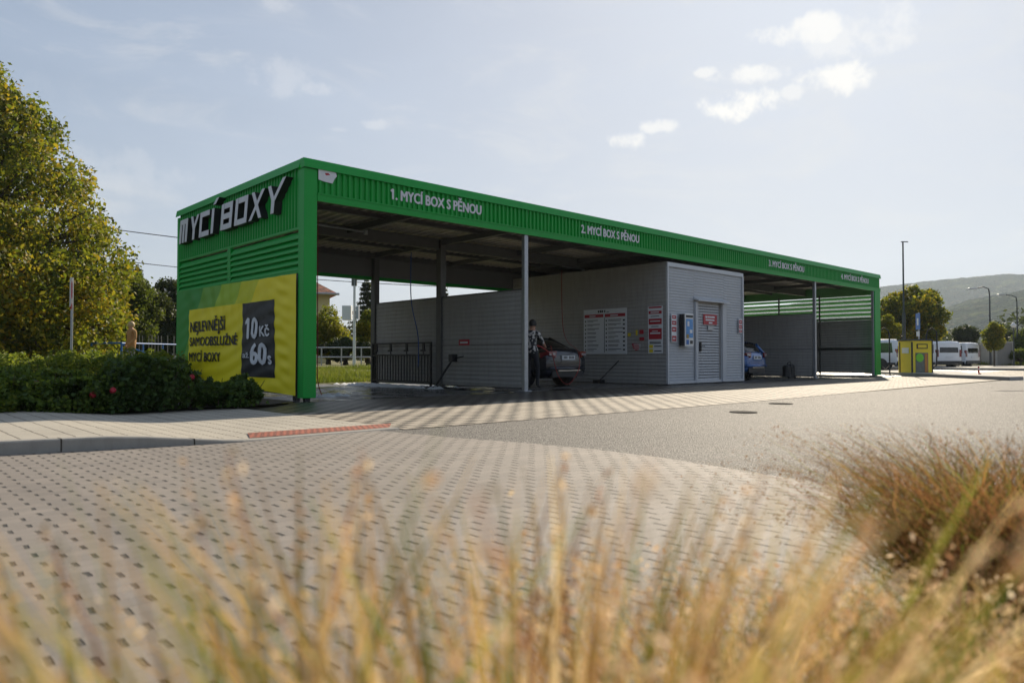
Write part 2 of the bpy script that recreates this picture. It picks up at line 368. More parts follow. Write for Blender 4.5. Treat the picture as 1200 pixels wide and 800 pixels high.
def wetfloor():
    m = bpy.data.materials.new('wet_floor'); m.use_nodes = True; t = m.node_tree; b = t.nodes['Principled BSDF']
    g = nn(t, 'ShaderNodeNewGeometry'); pos = g.outputs['Position']
    n1 = ramp(t, noise(t, pos, 1.1, 6, .65, .4), .42, .56)
    c = mixc(t, n1, (.12, .115, .11), (.022, .021, .02)); t.links.new(c, b.inputs['Base Color'])
    t.links.new(mth(t, 'MULTIPLY_ADD', n1, -.44, .55), b.inputs['Roughness'])
    bp = nn(t, 'ShaderNodeBump'); bp.inputs['Strength'].default_value = .35; bp.inputs['Distance'].default_value = .02
    t.links.new(noise(t, pos, 7, 5, .6), bp.inputs['Height']); t.links.new(bp.outputs[0], b.inputs['Normal']); return m
M['wet'] = wetfloor()
def forest():
    m = bpy.data.materials.new('far_forest'); m.use_nodes = True; t = m.node_tree; b = t.nodes['Principled BSDF']
    g = nn(t, 'ShaderNodeNewGeometry'); pos = g.outputs['Position']
    vo = nn(t, 'ShaderNodeTexVoronoi'); vo.inputs['Scale'].default_value = .16; t.links.new(pos, vo.inputs[0])
    sp = nn(t, 'ShaderNodeSeparateColor'); t.links.new(vo.outputs['Color'], sp.inputs[0])
    c = mixc(t, sp.outputs[0], (.010, .022, .010), (.038, .055, .018))
    c = mixc(t, ramp(t, sp.outputs[1], .85, 1.0), c, (.09, .07, .025))
    c = mixc(t, ramp(t, noise(t, pos, .018, 5, .65), .52, .62), c, (.085, .10, .035))
    c = mixc(t, ramp(t, noise(t, pos, .006, 5, .6), .5, .62), c, (.016, .032, .018))
    t.links.new(c, b.inputs['Base Color']); b.inputs['Roughness'].default_value = .95; b.inputs['Specular IOR Level'].default_value = 0.0
    v2 = nn(t, 'ShaderNodeTexVoronoi'); v2.inputs['Scale'].default_value = .16; t.links.new(pos, v2.inputs[0])
    bp = nn(t, 'ShaderNodeBump'); bp.inputs['Strength'].default_value = 1; bp.inputs['Distance'].default_value = 5; bp.invert = True
    t.links.new(mth(t, 'ADD', v2.outputs['Distance'], noise(t, pos, .05, 4, .7)), bp.inputs['Height']); t.links.new(bp.outputs[0], b.inputs['Normal']); return m
M['forest'] = forest()

# ------------------------------------------------------------------ ground
X0, Y0, HT, D, L = 6.265, 12.243, 4.48, 6.66, 27.63
X1, X2, X3, X4, X5 = 11.96, 17.705, 22.03, 27.48, 33.14
XE, YR = X0 + L, Y0 + D
def sheet(name, poly, z, m):
    mb = MB(); mb.add([(x, y, z) for x, y in poly], [tuple(range(len(poly)))]); return struct(mb.build(name, m))
sheet('ground', [(-2900, -2900), (2900, -2900), (2900, 2900), (-2900, 2900)], -.03, M['grass_soil'])
bd = [(4.4, 7.08), (4.62, 5.8), (4.84, 4.9), (4.95, 4.17), (4.93, 3.44), (4.82, 2.8), (4.72, 2.26), (4.6, 1.5), (4.4, .4), (4.2, -1), (4, -6)]
sheet('road', bd + [(4, -40), (90, -40), (90, 6.8), (5.0, 6.8), (4.6, 7.3)], 0, M['asphalt'])
sheet('parking_lot', [(x, y) for x, y in bd] + [(-30, -6), (-30, 9.2), (-2, 8.4), (2.8, 7.0)], .004, M['lot'])
sheet('forecourt', [(4.72, 6.8), (12, 6.66), (20, 6.9), (33, 6.95), (50, 7), (50, 10.2), (58, 12), (60, 30), (34.2, 30), (34.2, 12.1), (4.72, 12.1)], .006, M['apron'])
sheet('wash_bay_floor', [(5.6, 12.1), (34.2, 12.1), (34.2, 19.9), (5.6, 19.9)], .010, M['wet'])
# sidewalk with a kerb that dips towards the forecourt
def kz(x):
    t = min(1, max(0, (3.1 - x) / 1.4)); t = t * t * (3 - 2 * t); return .012 + .10 * t
xs = [-16, -12, -8, -6, -4, -3, -2, -1, 0, .5, 1, 1.4, 1.8, 2.1, 2.4, 2.7, 2.9, 3.1, 3.4, 3.9, 4.72]
def yk(x):
    return 7.62 - .27 * max(x, -3) if x < 2.8 else 6.864 + .02 * (x - 2.8)
mb = MB(); vs = []
for x in xs: vs += [(x, yk(x) + .15, kz(x)), (x, 11.6, kz(x))]
mb.add(vs, [(2 * i, 2 * i + 2, 2 * i + 3, 2 * i + 1) for i in range(len(xs) - 1)])
struct(mb.build('sidewalk', M['sidewalk']))
mb = MB(); vs = []
for x in xs:
    y = yk(x) + .15
    vs += [(x, y - .152, -.02), (x, y - .148, kz(x) - .008), (x, y - .135, kz(x) + .004), (x, y, kz(x) + .004)]
mb.add(vs, [(4 * i + k, 4 * i + 4 + k, 4 * i + 5 + k, 4 * i + 1 + k) for i in range(len(xs) - 1) for k in range(3)])
struct(mb.build('kerb', M['kerb']))
# dark gaps between kerb stones
mb = MB()
for x in (-4.6, -3.6, -2.6, -1.6, -.6, .42, 1.44, 2.46):
    mb.box((x, yk(x) - .006, -.01), (x + .008, yk(x) + .15, kz(x) + .0055))
struct(mb.build('kerb_joints', M['soil']))
mb = MB(); mb.add([(3.02, 7.02, .0215), (4.66, 7.03, .0185), (4.95, 7.42, .0185), (3.2, 7.5, .0215)], [(0, 1, 2, 3)])
struct(mb.build('tactile_paving', M['tactile']))
# grass verge behind, rising to a low bank
def height(x, y):
    return 0
mb = MB(); gx = np.linspace(-60, 34.2, 60); gy = [20.0, 20.4, 21, 22, 23.5, 25, 27, 30, 40, 60, 90]
gz = [-.01, .02, .05, .10, .2, .3, .38, .42, .45, .5, .6]
vs = [(x, y + .15 * math.sin(x * .9), z + (.04 * math.sin(x * 1.3 + y) if y > 21 else 0)) for x in gx for y, z in zip(gy, gz)]
n = len(gy)
mb.add(vs, [(i * n + j, (i + 1) * n + j, (i + 1) * n + j + 1, i * n + j + 1) for i in range(len(gx) - 1) for j in range(n - 1)])
struct(mb.build('grass_bank', M['grass_soil'], smooth=True))
sheet('planted_strip', [(-16, 11.6), (5.2, 11.3), (5.9, 11.9), (5.9, 20.0), (-16, 20.0)], .05, M['soil'])
# planting bed round the photographer
sheet('planting_bed', [(-2.5, 2.2), (-.6, 1.5), (1.0, 1.0), (1.6, .6), (2.4, .55), (3.1, .2), (3.3, -.6), (3.0, -5), (-5, -5), (-5, 3)], .012, M['soil'])

# light worn paint marks on the asphalt
mb = MB()
for x, y in ((20.5, 4.6), (22.9, 3.4)):
    mb.add([(x, y, .005), (x + 1.6, y - .9, .005), (x + 1.8, y - .65, .005), (x + .2, y + .25, .005)], [(0, 1, 2, 3)])
struct(mb.build('road_marking', mat('worn_paint', (.26, .25, .235), .95, 0, .2, 9, color2=(.13, .125, .12), spec=.1)))
# drain cover
ci = mat('cast_iron', (.05, .048, .045), .95, 0, .2, 30, spec=.05)
for x, y, lb in ((12.16, 6.06, 'small dark drain cover in the asphalt, closer to the paved forecourt edge'), (9.87, 5.5, 'small dark drain cover in the asphalt, nearer to the paved parking lot')):
    mb = MB(); mb.tube([(x, y, .003), (x, y, .010)], .2, 24); tag(mb.build('drain_cover', ci), lb, 'drain cover')

# hills
def vnoise(x, y, seed=0):
    xi = np.floor(x).astype(int); yi = np.floor(y).astype(int); xf = x - xi; yf = y - yi
    def h(a, b): 
        n = (a * 374761393 + b * 668265263 + seed * 1442695) & 0x7fffffff; n = ((n ^ (n >> 13)) * 1274126177) & 0x7fffffff; return (n % 10007) / 10007.
    u = xf * xf * (3 - 2 * xf); v = yf * yf * (3 - 2 * yf)
    return (h(xi, yi) * (1 - u) + h(xi + 1, yi) * u) * (1 - v) + (h(xi, yi + 1) * (1 - u) + h(xi + 1, yi + 1) * u) * v
def hillmesh(d0, d1, prof, a0, a1, na, nd, lump):
    an = np.radians(np.linspace(a0, a1, na)); t = np.linspace(0, 1, nd)
    A, T = np.meshgrid(an, t, indexing='ij'); Dd = d0 + (d1 - d0) * T
    top = np.interp(np.degrees(A), *prof)
    x = Dd * np.cos(A); y = Dd * np.sin(A)
    z = top * (np.sin(np.clip(T / .85, 0, 1) * math.pi / 2) ** .9)
    z = z * (1 + .30 * (vnoise(x / 260, y / 260, 3) - .5) * np.sin(T * math.pi)) + lump * (vnoise(x / 13, y / 13, 5) + .5 * vnoise(x / 6, y / 6, 6)) - lump
    z += 5 * (vnoise(x / 70, y / 70, 9) - .5)
    mb = MB(); mb.v = list(zip(x.ravel().tolist(), y.ravel().tolist(), z.ravel().tolist()))
    mb.f = [(i * nd + j, (i + 1) * nd + j, (i + 1) * nd + j + 1, i * nd + j + 1) for i in range(na - 1) for j in range(nd - 1)]; mb.m = [0] * len(mb.f)
    return mb
# azimuth (deg from +X): px 1200 -> 11.6, px 1030 -> 19.9
struct(hillmesh(900, 1700, ([-40, -10, 0, 8, 11.5, 14.5, 17.5, 20, 26, 40], [110, 120, 125, 122, 116, 100, 72, 50, 40, 30]), -30, 34, 1300, 130, 3.5).build('hills', M['forest'], smooth=False))
struct(hillmesh(1700, 2500, ([-40, -10, 4, 11, 14, 17, 20, 26, 40, 70, 110], [190, 205, 210, 206, 205, 201, 192, 160, 110, 60, 40]), -30, 100, 1100, 80, 4).build('hills', M['forest'], smooth=False))

# air
hm = bpy.data.materials.new('haze'); hm.use_nodes = True; ht = hm.node_tree; ht.nodes.clear()
pv = nn(ht, 'ShaderNodeVolumePrincipled'); pv.inputs['Color'].default_value = (.75, .87, 1, 1); pv.inputs['Density'].default_value = .00019; pv.inputs['Anisotropy'].default_value = .25
ho = nn(ht, 'ShaderNodeOutputMaterial'); ht.links.new(pv.outputs[0], ho.inputs['Volume'])
mb = MB(); mb.box((-3000, -3000, -1.2), (3000, 3000, 380)); tag(mb.build('haze', hm), kind='stuff'); bpy.data.objects['haze']['label'] = 'thin daytime haze over the hills'

# ------------------------------------------------------------------ building
B = empty('car_wash_building', (X0, Y0, 0), 'long green self-service car wash with open bays, grey partitions and lettered fascia', 'building')
Bi = Matrix.Translation((-X0, -Y0, 0))
def part(mb, name, m, parent=None, **k):
    o = mb.build(name, m, parent or B, **k)
    if parent is None: o.matrix_parent_inverse = Bi
    else: pass
    return o
E3 = Vector
# front fascia
mb = MB(); corr(mb, (X0 + .24, Y0 + .02, 3.86), (1, 0, 0), L - .24, (0, 0, 1), .46, (0, -1, 0), .125, .042, duty=.42, slope=.10)
mb.box((X0 + .24, Y0 + .03, 3.76), (XE, Y0 + .09, 4.40))
fas = part(mb, 'front_fascia', M['green'])
mb = MB(); mb.box((X0 + .24, Y0 - .035, 3.72), (XE + .02, Y0 + .025, 3.858)); mb.box((X0 + .24, Y0 - .05, 3.845), (XE + .02, Y0 + .015, 3.872))
part(mb, 'fascia_flashing', M['green'])
mb = MB(); 
mb.add([(X0 - .04, Y0 - .06, 4.31), (XE + .04, Y0 - .06, 4.31), (XE + .04, Y0 - .03, 4.48), (X0 - .04, Y0 - .03, 4.48), (X0 - .04, Y0 + .12, 4.48), (XE + .04, Y0 + .12, 4.48), (X0 - .04, Y0 + .12, 4.31), (XE + .04, Y0 + .12, 4.31)],
       [(0, 1, 2, 3), (3, 2, 5, 4), (0, 3, 4, 6), (1, 7, 5, 2), (0, 6, 7, 1), (4, 5, 7, 6)])
mb.add([(X0 - .06, Y0 + .12, 4.32), (X0 - .06, YR + .06, 4.32), (X0 - .03, YR + .06, 4.482), (X0 - .03, Y0 + .12, 4.482), (X0 + .12, Y0 + .12, 4.482), (X0 + .12, YR + .06, 4.482)], [(0, 3, 2, 1), (3, 4, 5, 2)])
mb.box((X0 + .12, YR - .03, 4.32), (XE - .1, YR + .06, 4.478)); mb.box((XE - .1, Y0 + .12, 4.32), (XE + .05, YR + .06, 4.479))
part(mb, 'roof_trim', M['green'])
# roof deck, trapezoid sheet with ribs along Y
mb = MB(); corr(mb, (X0 + .1, Y0 + .1, 4.14), (1, 0, 0), L - .2, (0, 1, -.02), D - .2, (0, 0, -1), .25, .06)
mb.box((X0 + .1, Y0 + .1, 4.16), (XE - .1, YR, 4.2))
part(mb, 'roof_deck', M['galv_dark'])
# rear fascia
mb = MB(); corr(mb, (X0 + .2, YR + .02, 3.30), (1, 0, 0), L - .3, (0, 0, 1), 1.0, (0, 1, 0), .105, .035); part(mb, 'rear_fascia', M['green'])
mb = MB(); mb.box((X0 + .2, YR - .03, 3.26), (X3, YR + .01, 4.1)); part(mb, 'rear_lining', M['panel_dark'])
mb = MB(); mb.box((X0 + .2, YR - .045, 3.16), (XE - .2, YR + .06, 3.258)); part(mb, 'rear_flashing', M['green'])
# left end wall: corner columns
for y, wd in ((Y0 - .02, .23), (YR - .10, .14)):
    mb = MB(); mb.box((X0 - .02, y, .07), (X0 + .24, y + wd, 4.30)); part(mb, 'corner_column', M['green'], bevel=.008)
mb = MB(); mb.box((X0 + .06, Y0 + .05, .01), (X0 + .16, Y0 + .15, .07)); mb.box((X0 + .06, Y0 + .45, .01), (X0 + .16, Y0 + .55, .12)); mb.box((X0 + .06, YR - .1, .01), (X0 + .16, YR, .12)); split(mb, 'column_foot', None, None, lambda q: part(q, 'column_foot', M['black']))
YL0, YL1 = Y0 + .21, YR - .10
mb = MB(); corr(mb, (X0 + .03, YL1, 3.24), (0, -1, 0), YL1 - YL0, (0, 0, 1), 1.15, (-1, 0, 0), .125, .042, duty=.42, slope=.10); mb.box((X0 + .045, YL0, 3.24), (X0 + .08, YL1, 4.47))
part(mb, 'sign_wall', M['green'])
mb = MB(); mb.box((X0 - .01, YL0, 3.19), (X0 + .06, YL1, 3.238)); mb.box((X0 - .01, YL0, 2.38), (X0 + .06, YL1, 2.43)); mb.box((X0 - .01, 15.62, 2.43), (X0 + .06, 15.78, 3.19)); part(mb, 'louvre_frame', M['green'])
for a, b in ((YL0, 15.62), (15.78, YL1)):
    mb = MB(); z = 2.47
    while z < 3.17:
        mb.add([(X0 - .015, a, z - .045), (X0 - .015, b, z - .045), (X0 + .06, b, z + .085), (X0 + .06, a, z + .085), (X0 - .018, a, z - .03), (X0 - .018, b, z - .03), (X0 + .055, b, z + .10), (X0 + .055, a, z + .10)],
               [(0, 1, 2, 3), (7, 6, 5, 4), (0, 4, 5, 1), (3, 2, 6, 7)]); z += .118
    part(mb, 'louvre', M['green'])
# banner with printed zones, slightly rippled
def banner():
    m = bpy.data.materials.new('banner_print'); m.use_nodes = True; t = m.node_tree; b = t.nodes['Principled BSDF']
    g = nn(t, 'ShaderNodeNewGeometry'); s = nn(t, 'ShaderNodeSeparateXYZ'); t.links.new(g.outputs['Position'], s.inputs[0]); y, z = s.outputs[1], s.outputs[2]
    G, Y, Lm = (.02, .26, .03), (.86, .72, .008), (.34, .52, .015)
    inr = mth(t, 'MULTIPLY', mth(t, 'LESS_THAN', y, 17.98), mth(t, 'LESS_THAN', z, 1.95))
    q = mth(t, 'ADD', y, mth(t, 'MULTIPLY', z, .8))       # slanted bands above
    c = mixc(t, mth(t, 'LESS_THAN', q, 19.0), G, mixc(t, .35, G, Lm)); c = mixc(t, mth(t, 'LESS_THAN', q, 17.9), c, Lm)
    c = mixc(t, mth(t, 'LESS_THAN', q, 16.8), c, mixc(t, .5, Lm, Y)); c = mixc(t, mth(t, 'LESS_THAN', q, 16.0), c, Y)
    c = mixc(t, inr, c, Y)
    c = mixc(t, mth(t, 'MULTIPLY', ramp(t, noise(t, g.outputs['Position'], 3, 5, .6), .5, .8), .12), c, (.2, .15, .05))
    t.links.new(c, b.inputs['Base Color']); b.inputs['Roughness'].default_value = .5; return m
def bx(y, z):   # cloth ripple offset (towards -X)
    f = max(0, (z - 1.2) / 1.2); r = math.hypot((y - 15.3) * .8, z - .6)
    an = math.atan2(z + .3, (y - 15.2))
    fan = math.sin(an * 34) * .010 * f
    lower = .007 * math.sin(z * 21 + y * 4.0 + 1.5 * math.sin(y * 1.7)) * (1 - .6 * f) + .010 * math.sin(y * 2.1 + z * 3)
    side = .008 * math.sin((z * 26) - (y * 7)) * max(0, 1 - abs(y - 12.9) / .9)
    e = max(.15, min(1, (y - YL0) / .5, (YL1 - y) / .5)); return X0 - .055 - (fan + lower + side) * e
ny, nz = 130, 60; vs = []
for i in range(ny + 1):
    for j in range(nz + 1):
        y = YL1 - .0 - (YL1 - YL0) * i / ny; top = 2.455 - .09 * (i / ny) ; bot = .33 - .22 * (i / ny); zz = bot + (top - bot) * j / nz; vs.append((bx(y, zz), y, zz))
mb = MB(); mb.add(vs, [(i * (nz + 1) + j, (i + 1) * (nz + 1) + j, (i + 1) * (nz + 1) + j + 1, i * (nz + 1) + j + 1) for i in range(ny) for j in range(nz)])
ban = part(mb, 'banner', banner(), smooth=True)
mb = MB(); mb.box((X0 + .03, YL0, .12), (X0 + .07, YL1, 2.38)); part(mb, 'lower_wall', M['panel_dark'])
# black price field on the banner
def patch_on_banner(y0, y1, z0, z1, m, name, off=.006, n=14):
    vs = []
    for i in range(n + 1):
        for j in range(n + 1):
            y = y0 + (y1 - y0) * i / n; z = z0 + (z1 - z0) * j / n; vs.append((bx(y, z) - off, y, z))
    mb = MB(); mb.add(vs, [(i * (n + 1) + j, (i + 1) * (n + 1) + j, (i + 1) * (n + 1) + j + 1, i * (n + 1) + j + 1) for i in range(n) for j in range(n)])
    return mb.build(name, m, ban, smooth=True)
pf = patch_on_banner(14.85, 13.32, .42, 1.94, M['black_print'], 'price_field', n=40)
pf.matrix_parent_inverse = Matrix.Identity(4)

# text helper -------------------------------------------------
def textmesh(s, bold=.03, ext=.002, tight=0):
    s0_ = s
    vs, fs = [], []
    c = bpy.data.curves.new('t', 'FONT'); c.body = s; c.size = 1; c.resolution_u = 3; c.space_character = 1 - tight
    o = bpy.data.objects.new('t', c); col.objects.link(o); bpy.context.view_layer.update()
    me = bpy.data.meshes.new_from_object(o.evaluated_get(bpy.context.evaluated_depsgraph_get()))
    V = [v.co.copy() for v in me.vertices]; F = [tuple(p.vertices) for p in me.polygons]
    bpy.data.objects.remove(o); bpy.data.curves.remove(c)
    if s0_[0] == '1':      # the figure one carries a flag
        xl = min(v.x for v in V); b0 = len(V); V += [Vector((xl, .70, 0)), Vector((xl - .14, .60, 0)), Vector((xl - .14, .50, 0)), Vector((xl, .57, 0))]; F.append((b0, b0 + 1, b0 + 2, b0 + 3))
    k = 0
    for dx, dy in ((0, 0), (-bold, 0), (bold, 0), (0, bold * .6), (0, -bold * .6), (-bold * .5, bold * .4), (bold * .5, -bold * .4)) if bold else ((0, 0),):
        b = len(vs); vs += [(v.x + dx, v.y + dy, k * .0007) for v in V]; fs += [tuple(i + b for i in f) for f in F]; k += 1
    return vs, fs
def text(s, Mx, width, cap, m, name='lettering', parent=None, bold=.03, tight=0, wrapf=None, top=True):
    vs, fs = textmesh(s, bold, tight=tight)
    xs_ = [v[0] for v in vs]; x0, x1 = min(xs_), max(xs_); sxx = width / (x1 - x0); syy = cap / .70
    out = [(Mx @ Vector(((v[0] - x0) * sxx, v[1] * syy, v[2]))) for v in vs]
    if wrapf: out = [wrapf(p) for p in out]
    mb = MB(); mb.add(out, fs); o = mb.build(name, m, parent or B)
    if parent is None: o.matrix_parent_inverse = Bi
    return o
wrapb = lambda off: (lambda p: Vector((bx(p.y, p.z) - off + (p.x - 0), p.y, p.z)))
def ltext(s, y, z, width, cap, m, off=.018, bold=.032, name='lettering'):
    Mx = frame((0, y, z), (0, -1, 0), (0, 0, 1)); return text(s, Mx, width, cap, m, name, ban, bold, .0, wrapb(off))
ltext('NEJLEVNĚJŠÍ', 17.86, 1.42, 2.14, .24, M['black_print'])
ltext('SAMOOBSLUŽNÉ', 17.86, 1.09, 2.78, .20, M['black_print'])
ltext('MYCÍ BOXY', 17.86, .73, 1.86, .20, M['black_print'])
ltext('10', 14.66, 1.21, .62, .41, M['vinyl_white'], .02, .05)
ltext('Kč', 13.97, 1.24, .46, .20, M['vinyl_white'], .02, .05)
ltext('až', 14.75, .81, .29, .12, M['vinyl_white'], .02, .02)
ltext('60', 14.41, .69, .78, .41, M['vinyl_white'], .02, .05)
ltext('s', 13.60, .69, .17, .24, M['vinyl_white'], .02, .05)
# fascia lettering
for n_, xa, xb in (('1', 8.11, 10.52), ('2', 13.87, 16.31), ('3', 23.72, 26.45), ('4', 29.75, 32.6)):
    text(n_ + '. MYCÍ BOX S PĚNOU', frame((xa, Y0 - .030, 4.00), (1, 0, 0), (0, 0, 1)), xb - xa, .205, M['vinyl_white'], 'lettering', None, .05)
# white hand-like emblem
mb = MB(); Mx = frame((6.52, Y0 - .030, 4.12), (1, 0, 0), (0, 0, 1))
mb.prism([(0, .0), (0, .26), (.07, .27), (.11, .2), (.16, .3), (.28, .32), (.30, .2), (.36, .18), (.38, .12), (.33, .06), (.29, -.03), (.12, -.02)], Mx, .006)
part(mb, 'emblem', M['vinyl_white'])
mb = MB(); mb.prism([(.13, .14), (.2, .15), (.24, .12), (.15, .1)], frame((6.52, Y0 - .0365, 4.12), (1, 0, 0), (0, 0, 1)), .002); part(mb, 'emblem_mark', M['red'])
# raised letters on the left wall
zb, zc = 3.575, 4.13; H = zc - zb; DEP = .10; T = .145
cnt = [0]
def bar(mb, x0, y0, x1, y1, t=T):
    """stroke from (x0,y0) to (x1,y1): x metres along the wall, y 0..1 of cap height; sheared"""
    sh = .10
    a = Vector((x0 + sh * y0, y0 * H)); b = Vector((x1 + sh * y1, y1 * H))
    if abs(y1 - y0) < .01:
        e = t * .42; pl = [(a.x, a.y - e), (b.x, b.y - e), (b.x + sh * .15, b.y + e), (a.x + sh * .15, a.y + e)]
    else:
        e = t / 2; pl = [(a.x - e, a.y), (a.x + e, a.y), (b.x + e, b.y), (b.x - e, b.y)]
    cnt[0] += 1
    mb.prism(pl, frame((X0 + .0, 18.42, zb), (0, -1, 0), (0, 0, 1)), DEP + .055 + (cnt[0] % 5) * .0016, 0, 1)
def letter(ch, ya, yb):
    a = 18.62 - ya; b = 18.62 - yb - .10; mb = MB(); t = T; w0 = a + t / 2; w1 = b - t / 2
    if ch == 'M':
        bar(mb, w0, 0, w0, 1); bar(mb, (w0 + w1) / 2, 0, (w0 + w1) / 2, .9, t * .9); bar(mb, w1, 0, w1, 1); bar(mb, a + .01, .9, b - .01, .9)
    if ch == 'Y':
        mid = (w0 + w1) / 2 - .04; bar(mb, mid, 0, mid, .5); bar(mb, mid, .42, w0, 1); bar(mb, mid, .42, w1 + (.10 if yb < 13 else 0), 1.0 if yb > 13 else 1.12)
    if ch == 'C': bar(mb, w0, 0, w0, 1); bar(mb, a + .01, .9, b, .9); bar(mb, a + .01, .1, b, .1)
    if ch == 'I': bar(mb, w0, 0, w0, 1); bar(mb, w0 + .05, 1.13, w0 + .22, 1.36, t * 1.1)
    if ch in 'BO':
        bar(mb, w0, 0, w0, 1); bar(mb, w1, 0, w1, 1); bar(mb, a + .01, .9, b - .01, .9); bar(mb, a + .01, .1, b - .01, .1)
        if ch == 'B': bar(mb, a + .01, .5, b - .01, .5)
    if ch == 'X': bar(mb, w0 - .06, 0, w1 + .02, 1); bar(mb, w1 - .04, 0, w0, 1)
    return part(mb, 'raised_letter', [M['letter_face'], M['letter_side']], bevel=.006)
for ch, ya, yb in (('M', 18.62, 17.98), ('Y', 17.9, 17.26), ('C', 17.3, 16.62), ('I', 16.60, 16.25), ('B', 16.03, 15.32), ('O', 15.28, 14.55), ('X', 14.5, 13.80), ('Y', 13.76, 12.99)): letter(ch, ya, yb)

# posts, beams
for x, y in ((X1, Y0 + .06), (X4, Y0 + .06), (X5 + .12, Y0 + .06)):
    mb = MB(); mb.box((x - .06, y - .05, .02), (x + .06, y + .05, 3.85)); mb.box((x - .12, y - .11, .010), (x + .12, y + .11, .03))
    for sx in (-.09, .09):
        for sy in (-.08, .08): mb.tube([(x + sx, y + sy, .03), (x + sx, y + sy, .055)], .012, 6)
    part(mb, 'front_post', M['galv'], bevel=.006)
for x in (X1, X4):
    for y in (Y0 + 3.3, YR - .1):
        mb = MB(); mb.box((x - .10, y - .1, .01), (x + .07, y + .1, 3.98)); part(mb, 'inner_post', M['beam'])
mb = MB(); mb.box((X0 + .35, YR - .16, .01), (X0 + .5, YR - .04, 3.9)); 
for y in (Y0 + 3.3,):
    pass
part(mb, 'inner_post', M['beam'])
for y, h0, h1 in ((Y0 + .2, 3.86, 4.06), (Y0 + 1.7, 3.95, 4.05), (Y0 + 3.3, 3.72, 4.0), (Y0 + 5.0, 3.9, 4.0), (YR - .2, 3.8, 4.0)):
    mb = MB(); mb.box((X0 + .24, y - .06, h0), (XE - .1, y + .06, h0 + .015)); mb.box((X0 + .24, y - .06, h1 - .015), (XE - .1, y + .06, h1)); mb.box((X0 + .24, y - .008, h0), (XE - .1, y + .008, h1)); part(mb, 'roof_beam', M['beam'])
for x in (X0 + .3, (X0 + X1) / 2, X1, (X1 + X2) / 2, X2 - .2, X3 + .2, (X3 + X4) / 2, X4, (X4 + XE) / 2):
    mb = MB(); mb.box((x - .05, Y0 + .1, 3.84), (x + .05, YR - .1, 3.98)); part(mb, 'cross_beam', M['beam'])

# partitions (horizontal ribbed panels)
def partition(x, z1, name='partition', y0=Y0 + .14, y1=YR - .2, z0=.10):
    mb = MB()
    mb.box((x - .03, y0, z0), (x + .03, y1, z1))
    corr(mb, (x - .034, y1, z0 + .02), (0, 0, 1), 1.1, (0, -1, 0), y1 - y0, (-1, 0, 0), .11, .008)
    corr(mb, (x - .034, y1, 1.15), (0, 0, 1), z1 - 1.16, (0, -1, 0), y1 - y0, (-1, 0, 0), .11, .008)
    o = part(mb, name, M['panel'])
    mb = MB(); mb.box((x - .045, y0, z1), (x + .045, y1, z1 + .03)); mb.box((x - .045, y0, z0 - .03), (x + .045, y1, z0)); mb.box((x - .048, y0, 1.13), (x - .034, y1, 1.145))
    q = mb.build('rail', M['beam'], o)
    return o
partition(X1, 2.42); partition(X4, 2.48)
partition(XE - .06, 2.46, 'end_wall', Y0 + .3, YR - .1, .14)
mb = MB(); mb.box((XE - .08, Y0 + .3, 3.60), (XE - .02, YR - .1, 4.32)); part(mb, 'end_upper_panel', M['green_in'])
mb = MB(); z = 2.56
while z < 3.6:
    a, b = Y0 + .3, YR - .1
    mb.add([(XE - .10, a, z + .045), (XE - .10, b, z + .045), (XE - .01, b, z - .055), (XE - .01, a, z - .055), (XE - .097, a, z + .05), (XE - .097, b, z + .05), (XE - .007, b, z - .05), (XE - .007, a, z - .05)], [(0, 3, 2, 1), (4, 5, 6, 7), (0, 1, 5, 4), (3, 7, 6, 2)]); z += .19
part(mb, 'louvre', M['green_in'])
for y in (Y0 + 2.6, Y0 + 4.6):
    mb = MB(); mb.box((XE - .16, y, .02), (XE - .105, y + .06, 3.7)); part(mb, 'inner_post', M['beam'])
mb = MB(); mb.box((XE - .62, Y0 - .03, .03), (XE, Y0 + .12, 3.72)); part(mb, 'corner_column', M['green'], bevel=.008)
# rear walls behind bays four and five
mb = MB(); mb.box((X3, YR - .04, .1), (XE - .1, YR, 2.45)); part(mb, 'rear_wall', M['panel'])

# tech room
mb = MB(); mb.box((X2 + .02, Y0 + .05, .03), (X3 - .02, YR - .05, 3.62)); troom = part(mb, 'plant_room', M['panel'])
mb = MB(); 
corr(mb, (X2 + .05, Y0 + .045, .12), (0, 0, 1), 3.36, (1, 0, 0), 19.12 - X2 - .05, (0, -1, 0), .085, .009, duty=.6)
corr(mb, (20.86, Y0 + .045, .12), (0, 0, 1), 3.36, (1, 0, 0), X3 - .06 - 20.86, (0, -1, 0), .085, .009, duty=.6)
corr(mb, (19.12, Y0 + .045, 2.62), (0, 0, 1), .86, (1, 0, 0), 1.74, (0, -1, 0), .085, .009, duty=.6)
part(mb, 'front_cladding', M['tech'])
mb = MB(); mb.box((X2, Y0 + .0, 3.48), (X3, Y0 + .04, 3.60)); mb.box((X2 - .01, Y0 - .005, .04), (X2 + .05, Y0 + .06, 3.479)); mb.box((X3 - .06, Y0 - .005, .04), (X3 + .01, Y0 + .06, 3.479)); mb.box((X2 + .05, Y0 - .01, .04), (X3 - .06, Y0 + .042, .12))
part(mb, 'cladding_trim', M['trim'])
# side cladding facing the bay
mb = MB(); corr(mb, (X2 + .018, YR - .1, .1), (0, 0, 1), 3.5, (0, -1, 0), YR - Y0 - .16, (-1, 0, 0), .11, .008); part(mb, 'side_cladding', M['panel'])
mb = MB(); mb.box((X3 + .0, Y0 + .08, .1), (X3 + .02, YR - .1, 3.55)); part(mb, 'side_cladding', M['panel'])
